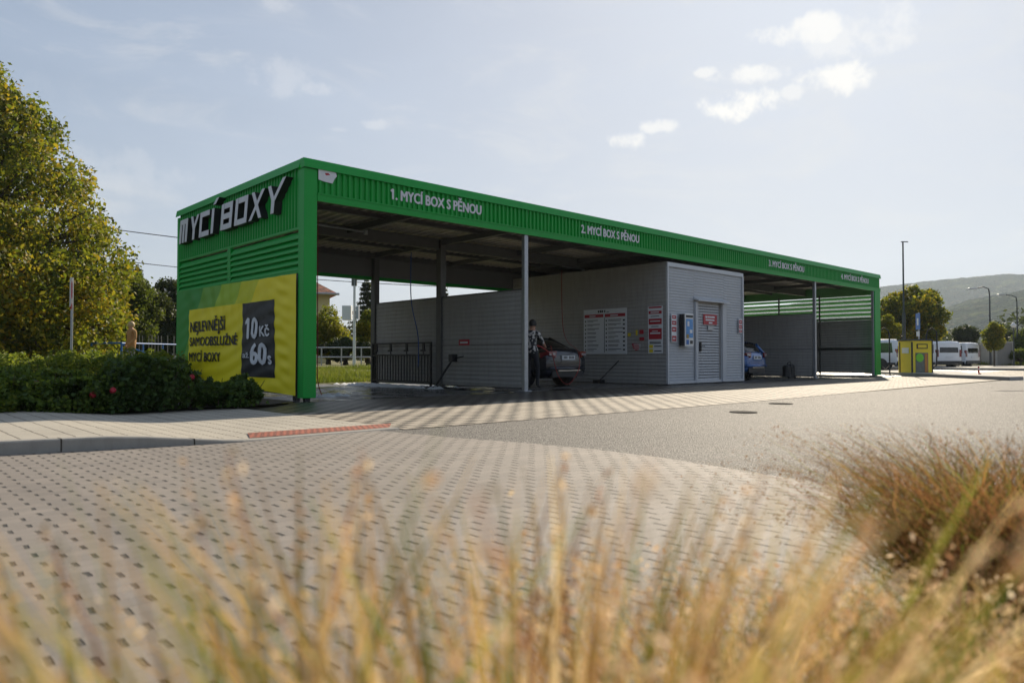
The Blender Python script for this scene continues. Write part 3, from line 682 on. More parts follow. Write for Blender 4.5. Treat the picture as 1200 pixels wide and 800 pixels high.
# door
dr = MB(); corr(dr, (19.36, Y0 + .04, .10), (0, 0, 1), 2.34, (1, 0, 0), 1.18, (0, -1, 0), .085, .003, duty=.6); dr.box((19.36, Y0 + .04, .08), (20.54, Y0 + .045, 2.46)); dro = part(dr, 'door', M['tech_door'])
mb = MB(); mb.box((19.40, Y0 - .02, 1.0), (19.46, Y0 + .03, 1.28)); mb.tube([(19.43, Y0 - .03, 1.16), (19.43, Y0 - .07, 1.16), (19.56, Y0 - .07, 1.16)], .012, 6); mb.build('handle', M['black'], dro)
mb = MB(); mb.box((19.14, Y0 - .03, .05), (19.26, Y0 + .04, 2.52)); mb.box((20.64, Y0 - .05, .05), (20.86, Y0 + .04, 2.52)); split(mb, 'door_frame', M['tech_door'], dro)
mb = MB(); mb.add([(19.08, Y0 + .04, 2.66), (20.92, Y0 + .04, 2.66), (20.92, Y0 - .16, 2.56), (19.08, Y0 - .16, 2.56), (19.08, Y0 + .04, 2.58), (20.92, Y0 + .04, 2.58), (20.92, Y0 - .16, 2.53), (19.08, Y0 - .16, 2.53)], [(0, 3, 2, 1), (4, 5, 6, 7), (3, 7, 6, 2), (0, 4, 7, 3), (1, 2, 6, 5)]); mb.build('door_canopy', M['trim'], dro)

# signs -------------------------------------------------------
def panelbox(Mx, w_, h_, t_=.012): mb = MB(); mb.box((0, 0, 0), (w_, h_, t_), M=Mx); return mb
def strips(Mx, rects, z=.0145, t=.0015):
    mb = MB(); k = 0
    for (x, y, a, b) in rects: mb.box((x, y, z - .003), (x + a, y + b, z + t + k * .0001), M=Mx); k += 1
    return mb
FR = lambda x, z, o=.0: frame((x, Y0 - .012 - o, z), (1, 0, 0), (0, 0, 1))
SD = lambda y, z, o=.0: frame((X2 + .005 - o, y, z), (0, -1, 0), (0, 0, 1))
# door sign
Mx = frame((19.62, Y0 + .026, 1.84), (1, 0, 0), (0, 0, 1))
s = empty('door_sign', (19.62, Y0 + .03, 1.84), 'red sign with white writing and small grey plate on the plant room door', 'sign'); I = Matrix.Translation(-s.location)
def sp(mb, name, m, s=s, **k):
    o = mb.build(name, m, s, **k); o.matrix_parent_inverse = Matrix.Translation(-s.location) if s.rotation_euler.z == 0 else (Matrix.Translation(s.location) @ Matrix.Rotation(s.rotation_euler.z, 4, 'Z')).inverted(); return o
sp(panelbox(Mx, .78, .32), 'board', M['red']); sp(strips(Mx, [(.1, .2, .1, .06), (.22, .21, .42, .05), (.12, .12, .5, .045), (.3, .03, .2, .05)]), 'writing', M['vinyl_white'])
mb = MB(); mb.box((.22, -.17, 0), (.54, -.04, .04), M=Mx); sp(mb, 'plate', M['galv'])
# payment machine
s = empty('payment_terminal', (18.34, Y0, 1.15), 'white wall-mounted payment terminal with blue display beside the plant room door', 'payment machine')
Mx = frame((18.34, Y0 + .0, 1.14), (1, 0, 0), (0, 0, 1))
mb = MB(); mb.box((0, 0, 0), (.44, .98, .17), M=Mx); sp(mb, 'cabinet', M['white'], s, bevel=.012)
mb = MB(); mb.box((.04, .26, .171), (.40, .82, .178), M=Mx); sp(mb, 'display', M['screen'], s)
mb = MB(); mb.box((.04, .86, .171), (.40, .93, .18), M=Mx); mb.box((.25, .08, .171), (.38, .18, .182), M=Mx); split(mb, 'slot_panel', None, None, lambda q: sp(q, 'slot_panel', M['black'], s))
mb = MB(); mb.box((.05, .06, .171), (.18, .20, .18), M=Mx); sp(mb, 'keypad', M['blue'], s)
mb = MB(); mb.box((.05, .24, .179), (.17, .36, .184), M=Mx); sp(mb, 'card_reader', mat('orange_print', (.35, .24, .04), .4), s)
mb = MB(); mb.box((.10, .6, .179), (.2, .75, .182), M=Mx); mb.box((.22, .4, .179), (.36, .5, .1825), M=Mx); split(mb, 'display_text', None, None, lambda q: sp(q, 'display_text', M['vinyl_white'], s))
mb = MB(); mb.box((-.05, .02, -.0), (-.003, .96, .15), M=Mx); sp(mb, 'side_housing', M['black'], s)
# small red/white instruction plates
def striped(name, Mx, w_, h_, label, pat):
    s = empty(name, Mx.translation, label, 'sign'); sp(panelbox(Mx, w_, h_, .008), 'board', M['vinyl_white'], s)
    split(strips(Mx, pat, .0095), 'red_field', None, None, lambda q: sp(q, 'red_field', M['red'], s))
    sp(strips(Mx, [(x + a * .15, y + b * .4, a * .6, b * .2) for x, y, a, b in pat], .012), 'writing', M['vinyl_white'], s); return s
striped('wall_sign', FR(17.86, 1.27), .26, .82, 'narrow red and white sign on the wall left of payment terminal', [(.02, .02, .22, .16), (.02, .3, .22, .14), (.02, .5, .22, .12), (.03, .68, .2, .1)])
striped('wall_sign', FR(21.68, 1.62), .22, .46, 'small red and white sign near the right corner of plant room front', [(.01, .02, .2, .08), (.01, .14, .2, .12), (.01, .3, .2, .12)])
# tall sign in the bay
Mx = SD(12.93, .93, .02)
s = empty('instruction_sign', Mx.translation, 'tall narrow white sign with red fields on the dark wall near the corner', 'sign')
sp(panelbox(Mx, .52, 1.4), 'board', M['vinyl_white'], s); split(strips(Mx, [(.03, 1.34, .46, .045), (.03, 1.17, .46, .09), (.03, .86, .46, .17), (.03, .42, .46, .32)]), 'red_field', None, None, lambda q: sp(q, 'red_field', M['red'], s))
sp(strips(Mx, [(.1, 1.2, .3, .03), (.08, .94, .36, .03), (.08, .58, .36, .04), (.15, .65, .2, .02)], .0175), 'writing', M['vinyl_white'], s)
sp(strips(Mx, [(.1, 1.09, .3, .02), (.12, .79, .26, .02), (.06, .34, .4, .02), (.06, .29, .4, .03), (.22, .2, .26, .03), (.22, .06, .26, .03)]), 'fine_print', M['black_print'], s)
sp(strips(Mx, [(.04, .16, .14, .1), (.04, .03, .14, .1)]), 'warning_label', M['yellow'], s)
# price board
Mx = SD(15.46, .92, .02)
s = empty('price_board', Mx.translation, 'large white two-column programme board on the dark bay wall behind car', 'notice board')
sp(panelbox(Mx, 1.74, 1.42), 'board', M['vinyl_white'], s, )
split(strips(Mx, [(.04, 1.16, .78, .1), (.88, 1.16, .8, .1)]), 'red_field', None, None, lambda q: sp(q, 'red_field', M['red'], s))
rows = []
for cx in (.06, .92):
    for k in range(8):
        rows += [(cx + .1, 1.06 - k * .13, .35 + .25 * rnd.random(), .018), (cx + .1, 1.02 - k * .13, .2 + .3 * rnd.random(), .012), (cx, 1.02 - k * .13, .04, .05)]
rows += [(.6, 1.31, .05, .07), (.68, 1.31, .06, .07), (.76, 1.31, .05, .07), (.86, 1.31, .04, .07), (.95, 1.31, .1, .02), (.86, .05, .01, 1.1)]
rows += [(1.6, 1.02 - k * .13, .07, .05) for k in range(8)]
sp(strips(Mx, rows), 'print', M['black_print'], s); sp(strips(Mx, [(.25, 1.19, .25, .03), (1.1, 1.19, .3, .03)], .0175), 'writing', M['vinyl_white'], s)
# control buttons between
s = empty('button_panel', (X2, 13.4, 1.5), 'cluster of red and yellow programme buttons between the two white signs', 'control panel')
mb = MB(); Mx = SD(13.68, 1.22, .02)
mb.box((.44, .3, 0), (.58, .42, .02), M=Mx); mb.box((.44, .1, 0), (.6, .2, .02), M=Mx); split(mb, 'red_button', None, None, lambda q: sp(q, 'red_button', M['red'], s))
mb = MB(); mb.box((.0, .24, 0), (.1, .34, .02), M=Mx); mb.box((.30, .26, 0), (.36, .42, .02), M=Mx); split(mb, 'yellow_button', None, None, lambda q: sp(q, 'yellow_button', M['yellow'], s))
mb = MB(); mb.prism([(.15, .02), (.4, .0), (.42, -.16), (.3, -.2), (.2, -.12)], Mx, .015); sp(mb, 'pointing_sticker', M['red'], s)
sp(strips(Mx, [(.22, -.03, .26, .02), (.22, -.09, .26, .02), (.25, -.15, .2, .02)], .0165), 'writing', M['vinyl_white'], s)
# red plate on first partition
Mx = frame((X1 - .05, 14.72, 1.13), (0, -1, 0), (0, 0, 1)); s = empty('wall_sign', Mx.translation, 'small red sign with white writing alone on the first bay partition', 'sign')
sp(panelbox(Mx, .42, .15), 'board', M['red'], s); sp(strips(Mx, [(.06, .05, .3, .04)]), 'writing', M['vinyl_white'], s)

# mat drying rack
s = empty('mat_rack', (X1 - .2, 17.3, 0), 'black floor mat hanging rack of upright bars with clamps against the partition', 'rack')
mb = MB(); xr = X1 - .14
for z in (1.2, .86, .12): mb.box((xr - .02, 15.8, z), (xr + .02, 18.75, z + .04))
for y in (15.8, 18.7): mb.box((xr - .025, y, .02), (xr + .025, y + .05, 1.24))
sp(mb, 'frame', M['black'], s)
mb = MB()
for k in range(20): mb.box((xr - .012, 15.95 + k * .14, .16), (xr + .012, 15.975 + k * .14, .86))
sp(mb, 'bars', M['black'], s)
for y in (16.1, 16.9, 17.7, 18.45):
    mb = MB(); mb.box((xr - .06, y - .04, .98), (xr - .02, y + .04, 1.2)); mb.box((xr - .08, y - .07, .98), (xr - .03, y + .1, 1.03)); mb.tube([(xr - .05, y, 1.0), (xr - .05, y - .02, .9)], .018, 6); sp(mb, 'clamp', M['black'], s)
# brush stand leaning
s = empty('brush_stand', (X1 - .5, 14.6, 0), 'dark leaning brush holder with handle standing by the first partition', 'brush stand')
mb = MB(); mb.tube([(X1 - .55, 15.1, .05), (X1 - .35, 14.6, .78)], .03, 8); mb.tube([(X1 - .35, 14.6, .78), (X1 - .33, 14.2, .84)], .018, 6); mb.box((X1 - .45, 14.52, .7), (X1 - .27, 14.66, .9)); sp(mb, 'pole', M['black'], s)
mb = MB(); mb.box((X1 - .85, 14.9, .012), (X1 - .3, 15.3, .06)); mb.tube([(X1 - .6, 15.2, .05), (X1 - .5, 13.9, .03)], .025, 6); sp(mb, 'base', M['black'], s)
# broom on the tech wall
s = empty('wash_brush', (X2 - .2, 13.9, 0), 'black long-handled wash brush leaning on wall below the programme board', 'brush')
mb = MB(); mb.tube([(X2 - .3, 14.6, .08), (X2 - .06, 14.0, .72)], .016, 6); sp(mb, 'handle', M['black'], s)
mb = MB(); mb.box((X2 - .42, 14.45, .02), (X2 - .2, 14.75, .12)); sp(mb, 'bristles', M['black'], s)

# hoses
def hose(name, pts, r, m, label, cat='hose'):
    c = []
    P_ = [Vector(p) for p in pts]
    for i in range(len(P_) - 1):
        p0 = P_[max(i - 1, 0)]; p1 = P_[i]; p2 = P_[i + 1]; p3 = P_[min(i + 2, len(P_) - 1)]
        for k in range(6):
            t = k / 6; c.append(.5 * ((2 * p1) + (p2 - p0) * t + (2 * p0 - 5 * p1 + 4 * p2 - p3) * t * t + (3 * p1 - p0 - 3 * p2 + p3) * t ** 3))
    c.append(P_[-1]); mb = MB(); mb.tube(c, r, 6, cap=True); o = mb.build(name, m, smooth=True); return tag(o, label, cat)
hose('wash_hose', [(7.15, 13.4, 3.7), (7.15, 13.4, 2.4), (7.16, 13.4, 1.2), (7.15, 13.38, .4), (7.2, 13.3, .06)], .009, M['redhose_dark'], 'thin red hose hanging from the roof in the first bay beside green column')
hose('wash_hose', [(11.5, 16.3, 3.7), (11.5, 16.3, 2.4), (11.72, 16.28, 1.4), (11.74, 16.3, .55)], .014, M['bluehose'], 'thin blue hose hanging in front of the mat rack')
hose('wash_hose', [(16.9, 15.7, 3.6), (16.9, 15.7, 2.6), (16.85, 15.6, 1.75), (16.4, 15.0, 1.3), (15.3, 13.6, 1.0), (15.0, 13.3, .5), (14.35, 13.1, .10), (13.9, 13.05, .35), (13.62, 13.0, .95), (13.55, 12.98, 1.12)], .011, M['redhose_dark'], 'red hose looping from the roof past dark car to person washing')
for (x, y) in ((7.6, 14.4), (16.9, 15.7)):
    s = empty('hose_boom', (x, y, 3.75), 'pivoting steel boom arm under the roof of ' + ('the first bay' if x < 10 else 'bay with the dark car'), 'hose arm')
    mb = MB(); mb.tube([(x, y, 3.72), (x + 1.6, y + .5, 3.8)], .022, 6); mb.tube([(x + 1.6, y + .5, 3.74), (x + 1.6, y + .5, 3.84)], .05, 8); sp(mb, 'arm', M['galv'], s)
# foam on the floor
vs = []; mb = MB()
for (cx, cy, rx, ry, n_) in ((11.2, 17.4, .35, 1.6, 240), (11.3, 15.3, .3, .9, 50), (8.6, 17.5, .6, .9, 34), (7.4, 13.6, .5, .4, 22)):
    for k in range(n_):
        x = cx + rx * rnd.gauss(0, .45); y = cy + ry * rnd.gauss(0, .5); r = rnd.uniform(.04, .16); q = []
        for a in range(9): q.append((x + r * math.cos(a * .698) * rnd.uniform(.8, 1.2), y + r * math.sin(a * .698), .012 + .001 * (k % 7)))
        top = (x, y, (.014) + .045 * r / .1 + .001 * (k % 5)); mb.add(q + [top], [(a, (a + 1) % 9, 9) for a in range(9)])
tag(mb.build('soap_foam', M['foam'], smooth=True), 'white soap foam puddled on the wet floor under the mat rack', 'foam', kind='stuff')
# vacuum bins in bay four
s = empty('wheeled_canister', (26.6, 13.0, 0), 'small black wheeled canister standing on the floor right of blue car', 'canister')
mb = MB(); mb.tube([(26.6, 13.0, .06), (26.6, 13.0, .45), (26.6, 13.0, .52)], [.16, .16, .10], 14); mb.tube([(26.95, 13.0, .04), (26.95, 13.0, .48), (26.95, 13.0, .55)], [.13, .13, .08], 14); split(mb, 'tank', None, None, lambda q: sp(q, 'tank', M['black'], s))
mb = MB(); mb.tube([(26.6, 13.0, .5), (26.6, 12.95, .62), (26.78, 12.95, .66), (26.95, 13, .55)], .015, 6); sp(mb, 'handle', M['black'], s)
for x in (26.5, 27.0):
    mb = MB(); mb.tube([(x, 12.84, .06), (x, 12.88, .06)], .05, 12); sp(mb, 'wheel', M['rubber'], s)

# ------------------------------------------------------------------ cars
def lerp_prof(prof, x): return float(np.interp(x, [p[0] for p in prof], [p[1] for p in prof]))
def loft(sections, caps=True):
    mb = MB(); n = len(sections[0]); vs = [p for s_ in sections for p in s_]
    fs = [(i * n + k, i * n + (k + 1) % n, (i + 1) * n + (k + 1) % n, (i + 1) * n + k) for i in range(len(sections) - 1) for k in range(n)]
    if caps: fs += [tuple(range(n))[::-1], tuple(range((len(sections) - 1) * n, len(sections) * n))]
    return mb.add(vs, fs)
def wheel(parent, x, y, r, wd, side):
    mb = MB(); prof = [(-wd / 2, r * .62), (-wd / 2, r * .93), (-wd * .35, r), (wd * .35, r), (wd / 2, r * .93), (wd / 2, r * .62)]
    n = 24; vs = []
    for (o, rr) in prof:
        for k in range(n): a = 2 * math.pi * k / n; vs.append((x + o, y + rr * math.cos(a), r + rr * math.sin(a)))
    mb.add(vs, [(i * n + k, i * n + (k + 1) % n, (i + 1) * n + (k + 1) % n, (i + 1) * n + k) for i in range(5) for k in range(n)]); w_ = mb.build('wheel', M['rubber'], parent, smooth=True)
    mb = MB(); xo = x + side * wd * .42; mb.tube([(x - wd * .3, y, r), (xo - side * .02, y, r)], r * .60, 20)
    for k in range(5):
        a = 2 * math.pi * k / 5; mb.tube([(xo, y, r), (xo, y + r * .58 * math.cos(a), r + r * .58 * math.sin(a))], [.05, .035], 6)
    mb.build('rim', M['galv'], w_); return w_
def sedan(name, paint, label, W=1.8, Lc=4.6, Hc=1.45, estate=False, hatch=False):
    """rear bumper at y=0, points to +y, x centred"""
    s = empty(name, (0, 0, 0), label, 'car')
    hw = W / 2
    # lower body: y, bottom z, shoulder z, half-width, deck z
    st = [(0, .38, .78, hw * .80, .86), (.06, .26, .86, hw * .90, 1.0), (.16, .22, .92, hw * .96, 1.07 if not hatch else 1.0), (.5, .20, .94, hw, 1.07 if not hatch else .98), (1.1, .20, .95, hw, 1.0), (2.3, .20, .93, hw, .95), (3.2, .20, .90, hw, .93), (3.7, .22, .84, hw * .98, .92), (4.3, .24, .72, hw * .9, .80), (Lc, .36, .6, hw * .74, .64)]
    secs = []
    for (y, zb_, zs, h_, zd) in st:
        secs.append([(-h_ * .86, y, zb_), (-h_ * .97, y, zb_ + .10), (-h_, y, zb_ + .3), (-h_ * .985, y, zs - .06), (-h_ * .93, y, zs), (-h_ * .72, y, zd), (-h_ * .3, y, zd + .015), (h_ * .3, y, zd + .015), (h_ * .72, y, zd), (h_ * .93, y, zs), (h_ * .985, y, zs - .06), (h_, y, zb_ + .3), (h_ * .97, y, zb_ + .10), (h_ * .86, y, zb_)])
    body = loft(secs).build('body', paint, s, smooth=True); sb = body.modifiers.new('s', 'SUBSURF'); sb.levels = 1; sb.render_levels = 2
    # cabin
    if hatch: cab = [(.10, 1.0, .80, .60), (.32, Hc - .10, .66, .56), (.5, Hc - .02, .64, .54), (1.3, Hc, .66, .56), (2.2, Hc - .05, .64, .54), (2.95, 1.0, .74, .6)]
    else: cab = [(.42, 1.07, .80, .62), (.75, 1.22, .74, .57), (1.2, Hc - .05, .70, .52), (1.9, Hc, .70, .52), (2.6, Hc - .05, .68, .5), (3.35, .97, .76, .62)]
    k_ = W / 1.8; secs = []
    for (y, zt, wb, wt) in cab: secs.append([(-wb * k_, y, .90), (-(wb * .45 + wt * .55) * k_, y, .9 + (zt - .9) * .55), (-wt * k_, y, zt - .05), (-wt * .82 * k_, y, zt - .01), (0, y, zt + .012), (wt * .82 * k_, y, zt - .01), (wt * k_, y, zt - .05), ((wb * .45 + wt * .55) * k_, y, .9 + (zt - .9) * .55), (wb * k_, y, .90)])
    cabin = loft(secs).build('windows', M['glass'], s, smooth=True); sb = cabin.modifiers.new('s', 'SUBSURF'); sb.levels = 1; sb.render_levels = 2
    # roof skin + pillars in paint
    ys = [c[0] for c in cab]; mb = MB(); vs = []
    rows_ = []
    for y in np.linspace(ys[1] + (.02 if hatch else .35), ys[-2] + .15, 9):
        zt = lerp_prof([(c[0], c[1]) for c in cab], y); wt = lerp_prof([(c[0], c[3]) for c in cab], y) * k_
        rows_.append([(-wt * 1.02, y, zt - .06), (-wt * .84, y, zt + .0), (0, y, zt + .025), (wt * .84, y, zt + .0), (wt * 1.02, y, zt - .06)])
    for r_ in rows_: vs += r_
    mb.add(vs, [(i * 5 + k, i * 5 + k + 1, (i + 1) * 5 + k + 1, (i + 1) * 5 + k) for i in range(8) for k in range(4)])
    for sx in (-1, 1):
        for (ya, yb, wd) in ((ys[0] + .02, ys[1] + (.03 if hatch else .5), .06), (1.95, 1.85, .035), (ys[-1] - .05, ys[-2] + .05, .045)):
            za, zb2 = .93, lerp_prof([(c[0], c[1]) for c in cab], yb) - .04
            xa = lerp_prof([(c[0], c[2]) for c in cab], ya) * k_ * 1.0; xb = lerp_prof([(c[0], c[3]) for c in cab], yb) * k_ * 1.02
            mb.tube([(sx * xa, ya, za), (sx * (xa * .45 + xb * .57), (ya + yb) / 2, (za + zb2) / 2), (sx * xb, yb, zb2)], wd, 6)
    mb.build('roof', paint, s, smooth=True)
    # tail lamps, plate, bumper, mirrors
    for sx in (-1, 1):
        mb = MB(); x0 = sx * hw * .93; pts = [(sx * hw * .52, -.012 + .02, .98), (sx * hw * .9, .06, .97), (sx * hw * .975, .28, .93), (sx * hw * .975, .26, .80), (sx * hw * .9, .03, .76), (sx * hw * .56, -.0, .80)]
        off = [(p[0] + sx * .012, p[1] - .03, p[2]) for p in pts]; n_ = len(pts); mb.add(pts + off, [tuple(range(n_, 2 * n_))] + [(i, (i + 1) % n_, n_ + (i + 1) % n_, n_ + i) for i in range(n_)]); tl = mb.build('tail_lamp', M['lamp_red'], s)
        mb = MB(); mb.add([(sx * hw * .60, -.028, .93), (sx * hw * .84, -.004, .93), (sx * hw * .84, -.008, .86), (sx * hw * .60, -.032, .87)], [(0, 1, 2, 3)]); mb.build('reversing_lamp', M['lamp_clear'], tl)
        mb = MB(); mb.box((sx * hw * .98, 2.85, .92), (sx * (hw + .16), 3.0, 1.06)); split(mb, 'mirror', paint, s)
    mb = MB(); mb.box((-.26, -.03, .74), (.26, .05, .86)); pl_ = mb.build('number_plate', M['vinyl_white'], s)
    mb = MB(); [mb.box((-.21 + k * .055, -.034, .77), (-.175 + k * .055, -.031, .84)) for k in (0, 1, 2, 4, 5, 6, 7)]; mb.build('plate_characters', M['black_print'], pl_)
    mb = MB(); mb.tube([(-hw * .86, .10, .50), (-hw * .7, -.02, .5), (0, -.055, .5), (hw * .7, -.02, .5), (hw * .86, .10, .5)], .055, 8); mb.build('rear_bumper', paint, s, smooth=True)
    mb = MB(); mb.box((-hw * .5, -.062, .43), (hw * .5, -.02, .455)); mb.build('bumper_trim', M['chrome'], s)
    mb = MB(); mb.box((-hw * .7, -.0, .26), (hw * .7, .12, .42)); mb.box((-hw * .8, .3, .22), (hw * .8, Lc - .4, .3)); mb.build('underbody', M['black'], s)
    for sx in (-1, 1):
        for y in (.95, 3.65): wheel(s, sx * (hw - .11), y, .32, .21, sx)
        # wheel arch
        mb = MB()
        for y in (.95, 3.65): mb.tube([(sx * (hw - .2), y, .34), (sx * (hw + .003), y, .34)], .375, 22)
        split(mb, 'wheel_arch', M['black'], s)
    return s
c1_ = sedan('sedan_car', M['carblue'], 'dark blue saloon car being washed, rear towards the forecourt, behind steel post'); c1_.location = (15.02, 13.72, .01)
c2_ = sedan('hatchback_car', M['carblue2'], 'bright blue hatchback parked in the bay right of plant room', W=1.68, Lc=4.2, Hc=1.42, hatch=True); c2_.location = (24.42, 13.05, .01)

def van(name, label, lo, W=1.95, Lv=5.3, Hv=1.97, rz=0, group=None):
    s = empty(name, lo, label, 'van', group, rz)
    hw = W / 2
    # side profile (y from rear 0 to front Lv)
    st = [(0, .45, Hv - .12, .98), (.05, .32, Hv - .05, .99), (.2, .3, Hv, 1), (2.0, .3, Hv + .01, 1), (3.6, .3, Hv - .04, 1), (4.05, .3, Hv - .22, .98), (4.55, .3, 1.22, .97), (5.1, .32, .95, .93), (Lv, .42, .72, .82)]
    secs = []
    for (y, a, b, k) in st:
        h_ = hw * k; mid = min(b - .1, 1.05); secs.append([(-h_ * .92, y, a), (-h_, y, a + .18), (-h_, y, mid), (-h_ * .95, y, b - .16 if b > 1.3 else b - .05), (-h_ * .82, y, b - .03), (0, y, b), (h_ * .82, y, b - .03), (h_ * .95, y, b - .16 if b > 1.3 else b - .05), (h_, y, mid), (h_, y, a + .18), (h_ * .92, y, a)])
    bo = loft(secs).build('body', M['carwhite'], s, smooth=True); sb = bo.modifiers.new('b', 'BEVEL'); sb.width = .03; sb.segments = 2
    for sx in (-1, 1):
        mb = MB(); q = hw * .995
        for (ya, yb) in ((.25, 1.35), (1.5, 2.7), (2.85, 3.9)):
            mb.add([(sx * (q + .012), ya, 1.12), (sx * (q + .012), yb, 1.12), (sx * (q * .955 + .012), yb - .1, Hv - .25), (sx * (q * .955 + .012), ya + .06, Hv - .25)], [(0, 1, 2, 3)])
        split(mb, 'side_window', M['glass'], s)
        mb = MB(); mb.box((sx * hw * .82, -.02, .85), (sx * (hw * .985), .12, 1.35)); mb.build('tail_lamp', M['lamp_red'], s)
        for y in (.95, 4.2): wheel(s, sx * (hw - .12), y, .33, .22, sx)
        mb = MB(); mb.box((sx * (hw + .003), 0.1, .3), (sx * (hw + .016), Lv - .5, .48)); mb.build('side_skirt', M['black'], s)
        mb = MB()
        for y in (.95, 4.2): mb.tube([(sx * (hw - .2), y, .36), (sx * (hw + .02), y, .36)], .40, 20)
        split(mb, 'wheel_arch', M['black'], s)
        mb = MB(); mb.box((sx * hw, 3.9, 1.05), (sx * (hw + .2), 4.02, 1.35)); split(mb, 'mirror', M['black'], s)
    mb = MB(); mb.add([(-.72, -.016, 1.15), (.72, -.016, 1.15), (.68, .01, Hv - .22), (-.68, .01, Hv - .22)], [(0, 1, 2, 3)]); mb.build('rear_window', M['glass'], s)
    mb = MB(); mb.box((-hw * .95, -.07, .32), (hw * .95, .06, .56)); mb.build('rear_bumper', M['black'], s)
    mb = MB(); mb.box((-.26, -.04, .78), (.26, -.01, .9)); mb.build('number_plate', M['vinyl_white'], s)
    mb = MB(); mb.add([(-.8, 4.56, 1.3), (.8, 4.56, 1.3), (.72, 4.12, Hv - .24), (-.72, 4.12, Hv - .24)], [(0, 1, 2, 3)]); mb.build('windscreen', M['glass'], s)
    return s
def heading(px, d, deg):   # van points away from the viewer, turned by deg
    return math.atan2(P(px, d).y, P(px, d).x) - math.pi / 2 + R(deg)
van('white_van', 'white passenger van parked just right of yellow vacuum station, tail door towards us', P(1112, 51), rz=heading(1112, 51, 38), group='white vans parked beyond the forecourt')
van('white_van', 'white passenger van parked farther off, in front of the grey walls', P(1140, 56), rz=heading(1140, 56, 62), group='white vans parked beyond the forecourt')
van('white_van', 'white van seen side-on between the green column and yellow vacuum station', P(1054, 47), Hv=2.0, rz=heading(1054, 47, 82), group='white vans parked beyond the forecourt')

# ------------------------------------------------------------------ people
def person(name, loc, rz, label, J, Ed, Rad, mats, hair=None, hairpts=None):
    """J joints, Ed edges, Rad radii; material by region: mats(z, vertex) -> index"""
    me = bpy.data.meshes.new('person'); me.from_pydata(J, Ed, []); o = bpy.data.objects.new(name, me); col.objects.link(o)
    sk = o.modifiers.new('skin', 'SKIN'); sk.use_smooth_shade = True
    for i, r in enumerate(Rad): me.skin_vertices[0].data[i].radius = (r if isinstance(r, tuple) else (r, r))
    me.skin_vertices[0].data[0].use_root = True
    ss = o.modifiers.new('sub', 'SUBSURF'); ss.levels = 2; ss.render_levels = 2
    bpy.context.view_layer.update()
    m2 = bpy.data.meshes.new_from_object(o.evaluated_get(bpy.context.evaluated_depsgraph_get())); o.modifiers.clear(); o.data = m2
    ml, fn = mats
    m2.materials.clear()
    for m in ml: m2.materials.append(m)
    for p in m2.polygons: p.material_index = fn(p.center); p.use_smooth = True
    o.location = loc; o.rotation_euler = (0, 0, rz); tag(o, label, 'person')
    if hair:
        mb = MB(); n = 10; vs = []
        cx, cy, cz, rx, ry, rz_ = hairpts
        for i in range(n + 1):
            th = math.pi * .62 * i / n
            for k in range(16):
                a = 2 * math.pi * k / 16; vs.append((cx + rx * math.sin(th) * math.cos(a), cy + ry * math.sin(th) * math.sin(a), cz + rz_ * math.cos(th)))
        mb.add(vs, [(i * 16 + k, i * 16 + (k + 1) % 16, (i + 1) * 16 + (k + 1) % 16, (i + 1) * 16 + k) for i in range(n) for k in range(16)]); mb.build('hair', hair, o, smooth=True)
    return o
# local frame: +x forward, +y left
J = [(0, 0, .95), (0, 0, 1.10), (0, 0, 1.30), (0, 0, 1.45), (.02, 0, 1.53), (.04, 0, 1.62), (.05, 0, 1.72),
     (0, .10, .90), (.03, .11, .50), (-.02, .12, .09), (.10, .12, .04), (0, -.10, .90), (.10, -.11, .51), (.06, -.12, .09), (.19, -.13, .04),
     (.0, .19, 1.42), (.10, .24, 1.16), (.32, .18, 1.13), (.40, .16, 1.13), (.0, -.19, 1.42), (.14, -.25, 1.17), (.36, -.18, 1.08), (.44, -.14, 1.07),
     (.15, 0, 1.63)]
Ed = [(0, 1), (1, 2), (2, 3), (3, 4), (4, 5), (5, 6), (0, 7), (7, 8), (8, 9), (9, 10), (0, 11), (11, 12), (12, 13), (13, 14), (3, 15), (15, 16), (16, 17), (17, 18), (3, 19), (19, 20), (20, 21), (21, 22)]
J = J[:23]
Rad = [(.15, .12), (.14, .11), (.155, .12), (.12, .09), .055, (.085, .10), (.07, .085), .09, .06, .042, .035, .09, .06, .042, .035, .06, .045, .033, .04, .06, .045, .033, .04]
def mf(c):
    if c.z > 1.5: return 0
    if c.z < .10: return 3
    if math.hypot(c.x - .0, 0) > .13 and 1.0 < c.z < 1.35 and (abs(c.y) > .12): return 0
    return 1 if c.z > .92 else 2
pp = P(623.5, 18.6); tgt = Vector((15, 13.7, 0)) - pp
person('person', (pp.x, pp.y, .01), math.atan2(tgt.y, tgt.x), 'person in patterned short-sleeved shirt and dark trousers washing the dark car', J, Ed, Rad, ([M['skin'], M['shirt'], M['jeans'], M['black']], mf), M['hair'], (.03, 0, 1.66, .105, .10, .13))
mb = MB(); 
a_ = Matrix.Translation((pp.x, pp.y, .01)) @ Matrix.Rotation(math.atan2(tgt.y, tgt.x), 4, 'Z')
mb.tube([a_ @ Vector((.36, .16, 1.14)), a_ @ Vector((.52, .02, 1.08)), a_ @ Vector((1.0, -.1, .85))], [.02, .018, .008], 8); tag(mb.build('spray_lance', M['redhose']), 'red spray lance held by the person beside dark car', 'spray lance')
pq = P(154, 26)
def mf2(c): return 0 if c.z > 1.5 else (3 if c.z < .10 else (1 if c.z > .78 else 2))
Rad2 = list(Rad); Rad2[0] = (.19, .15); Rad2[1] = (.17, .14); Rad2[2] = (.18, .14)
J2 = [tuple(j) for j in J]; J2[17] = (.22, .22, 1.0); J2[18] = (.28, .2, .95); J2[16] = (.03, .26, 1.16); J2[20] = (-.05, -.26, 1.15); J2[21] = (.05, -.25, .92); J2[22] = (.08, -.24, .85)
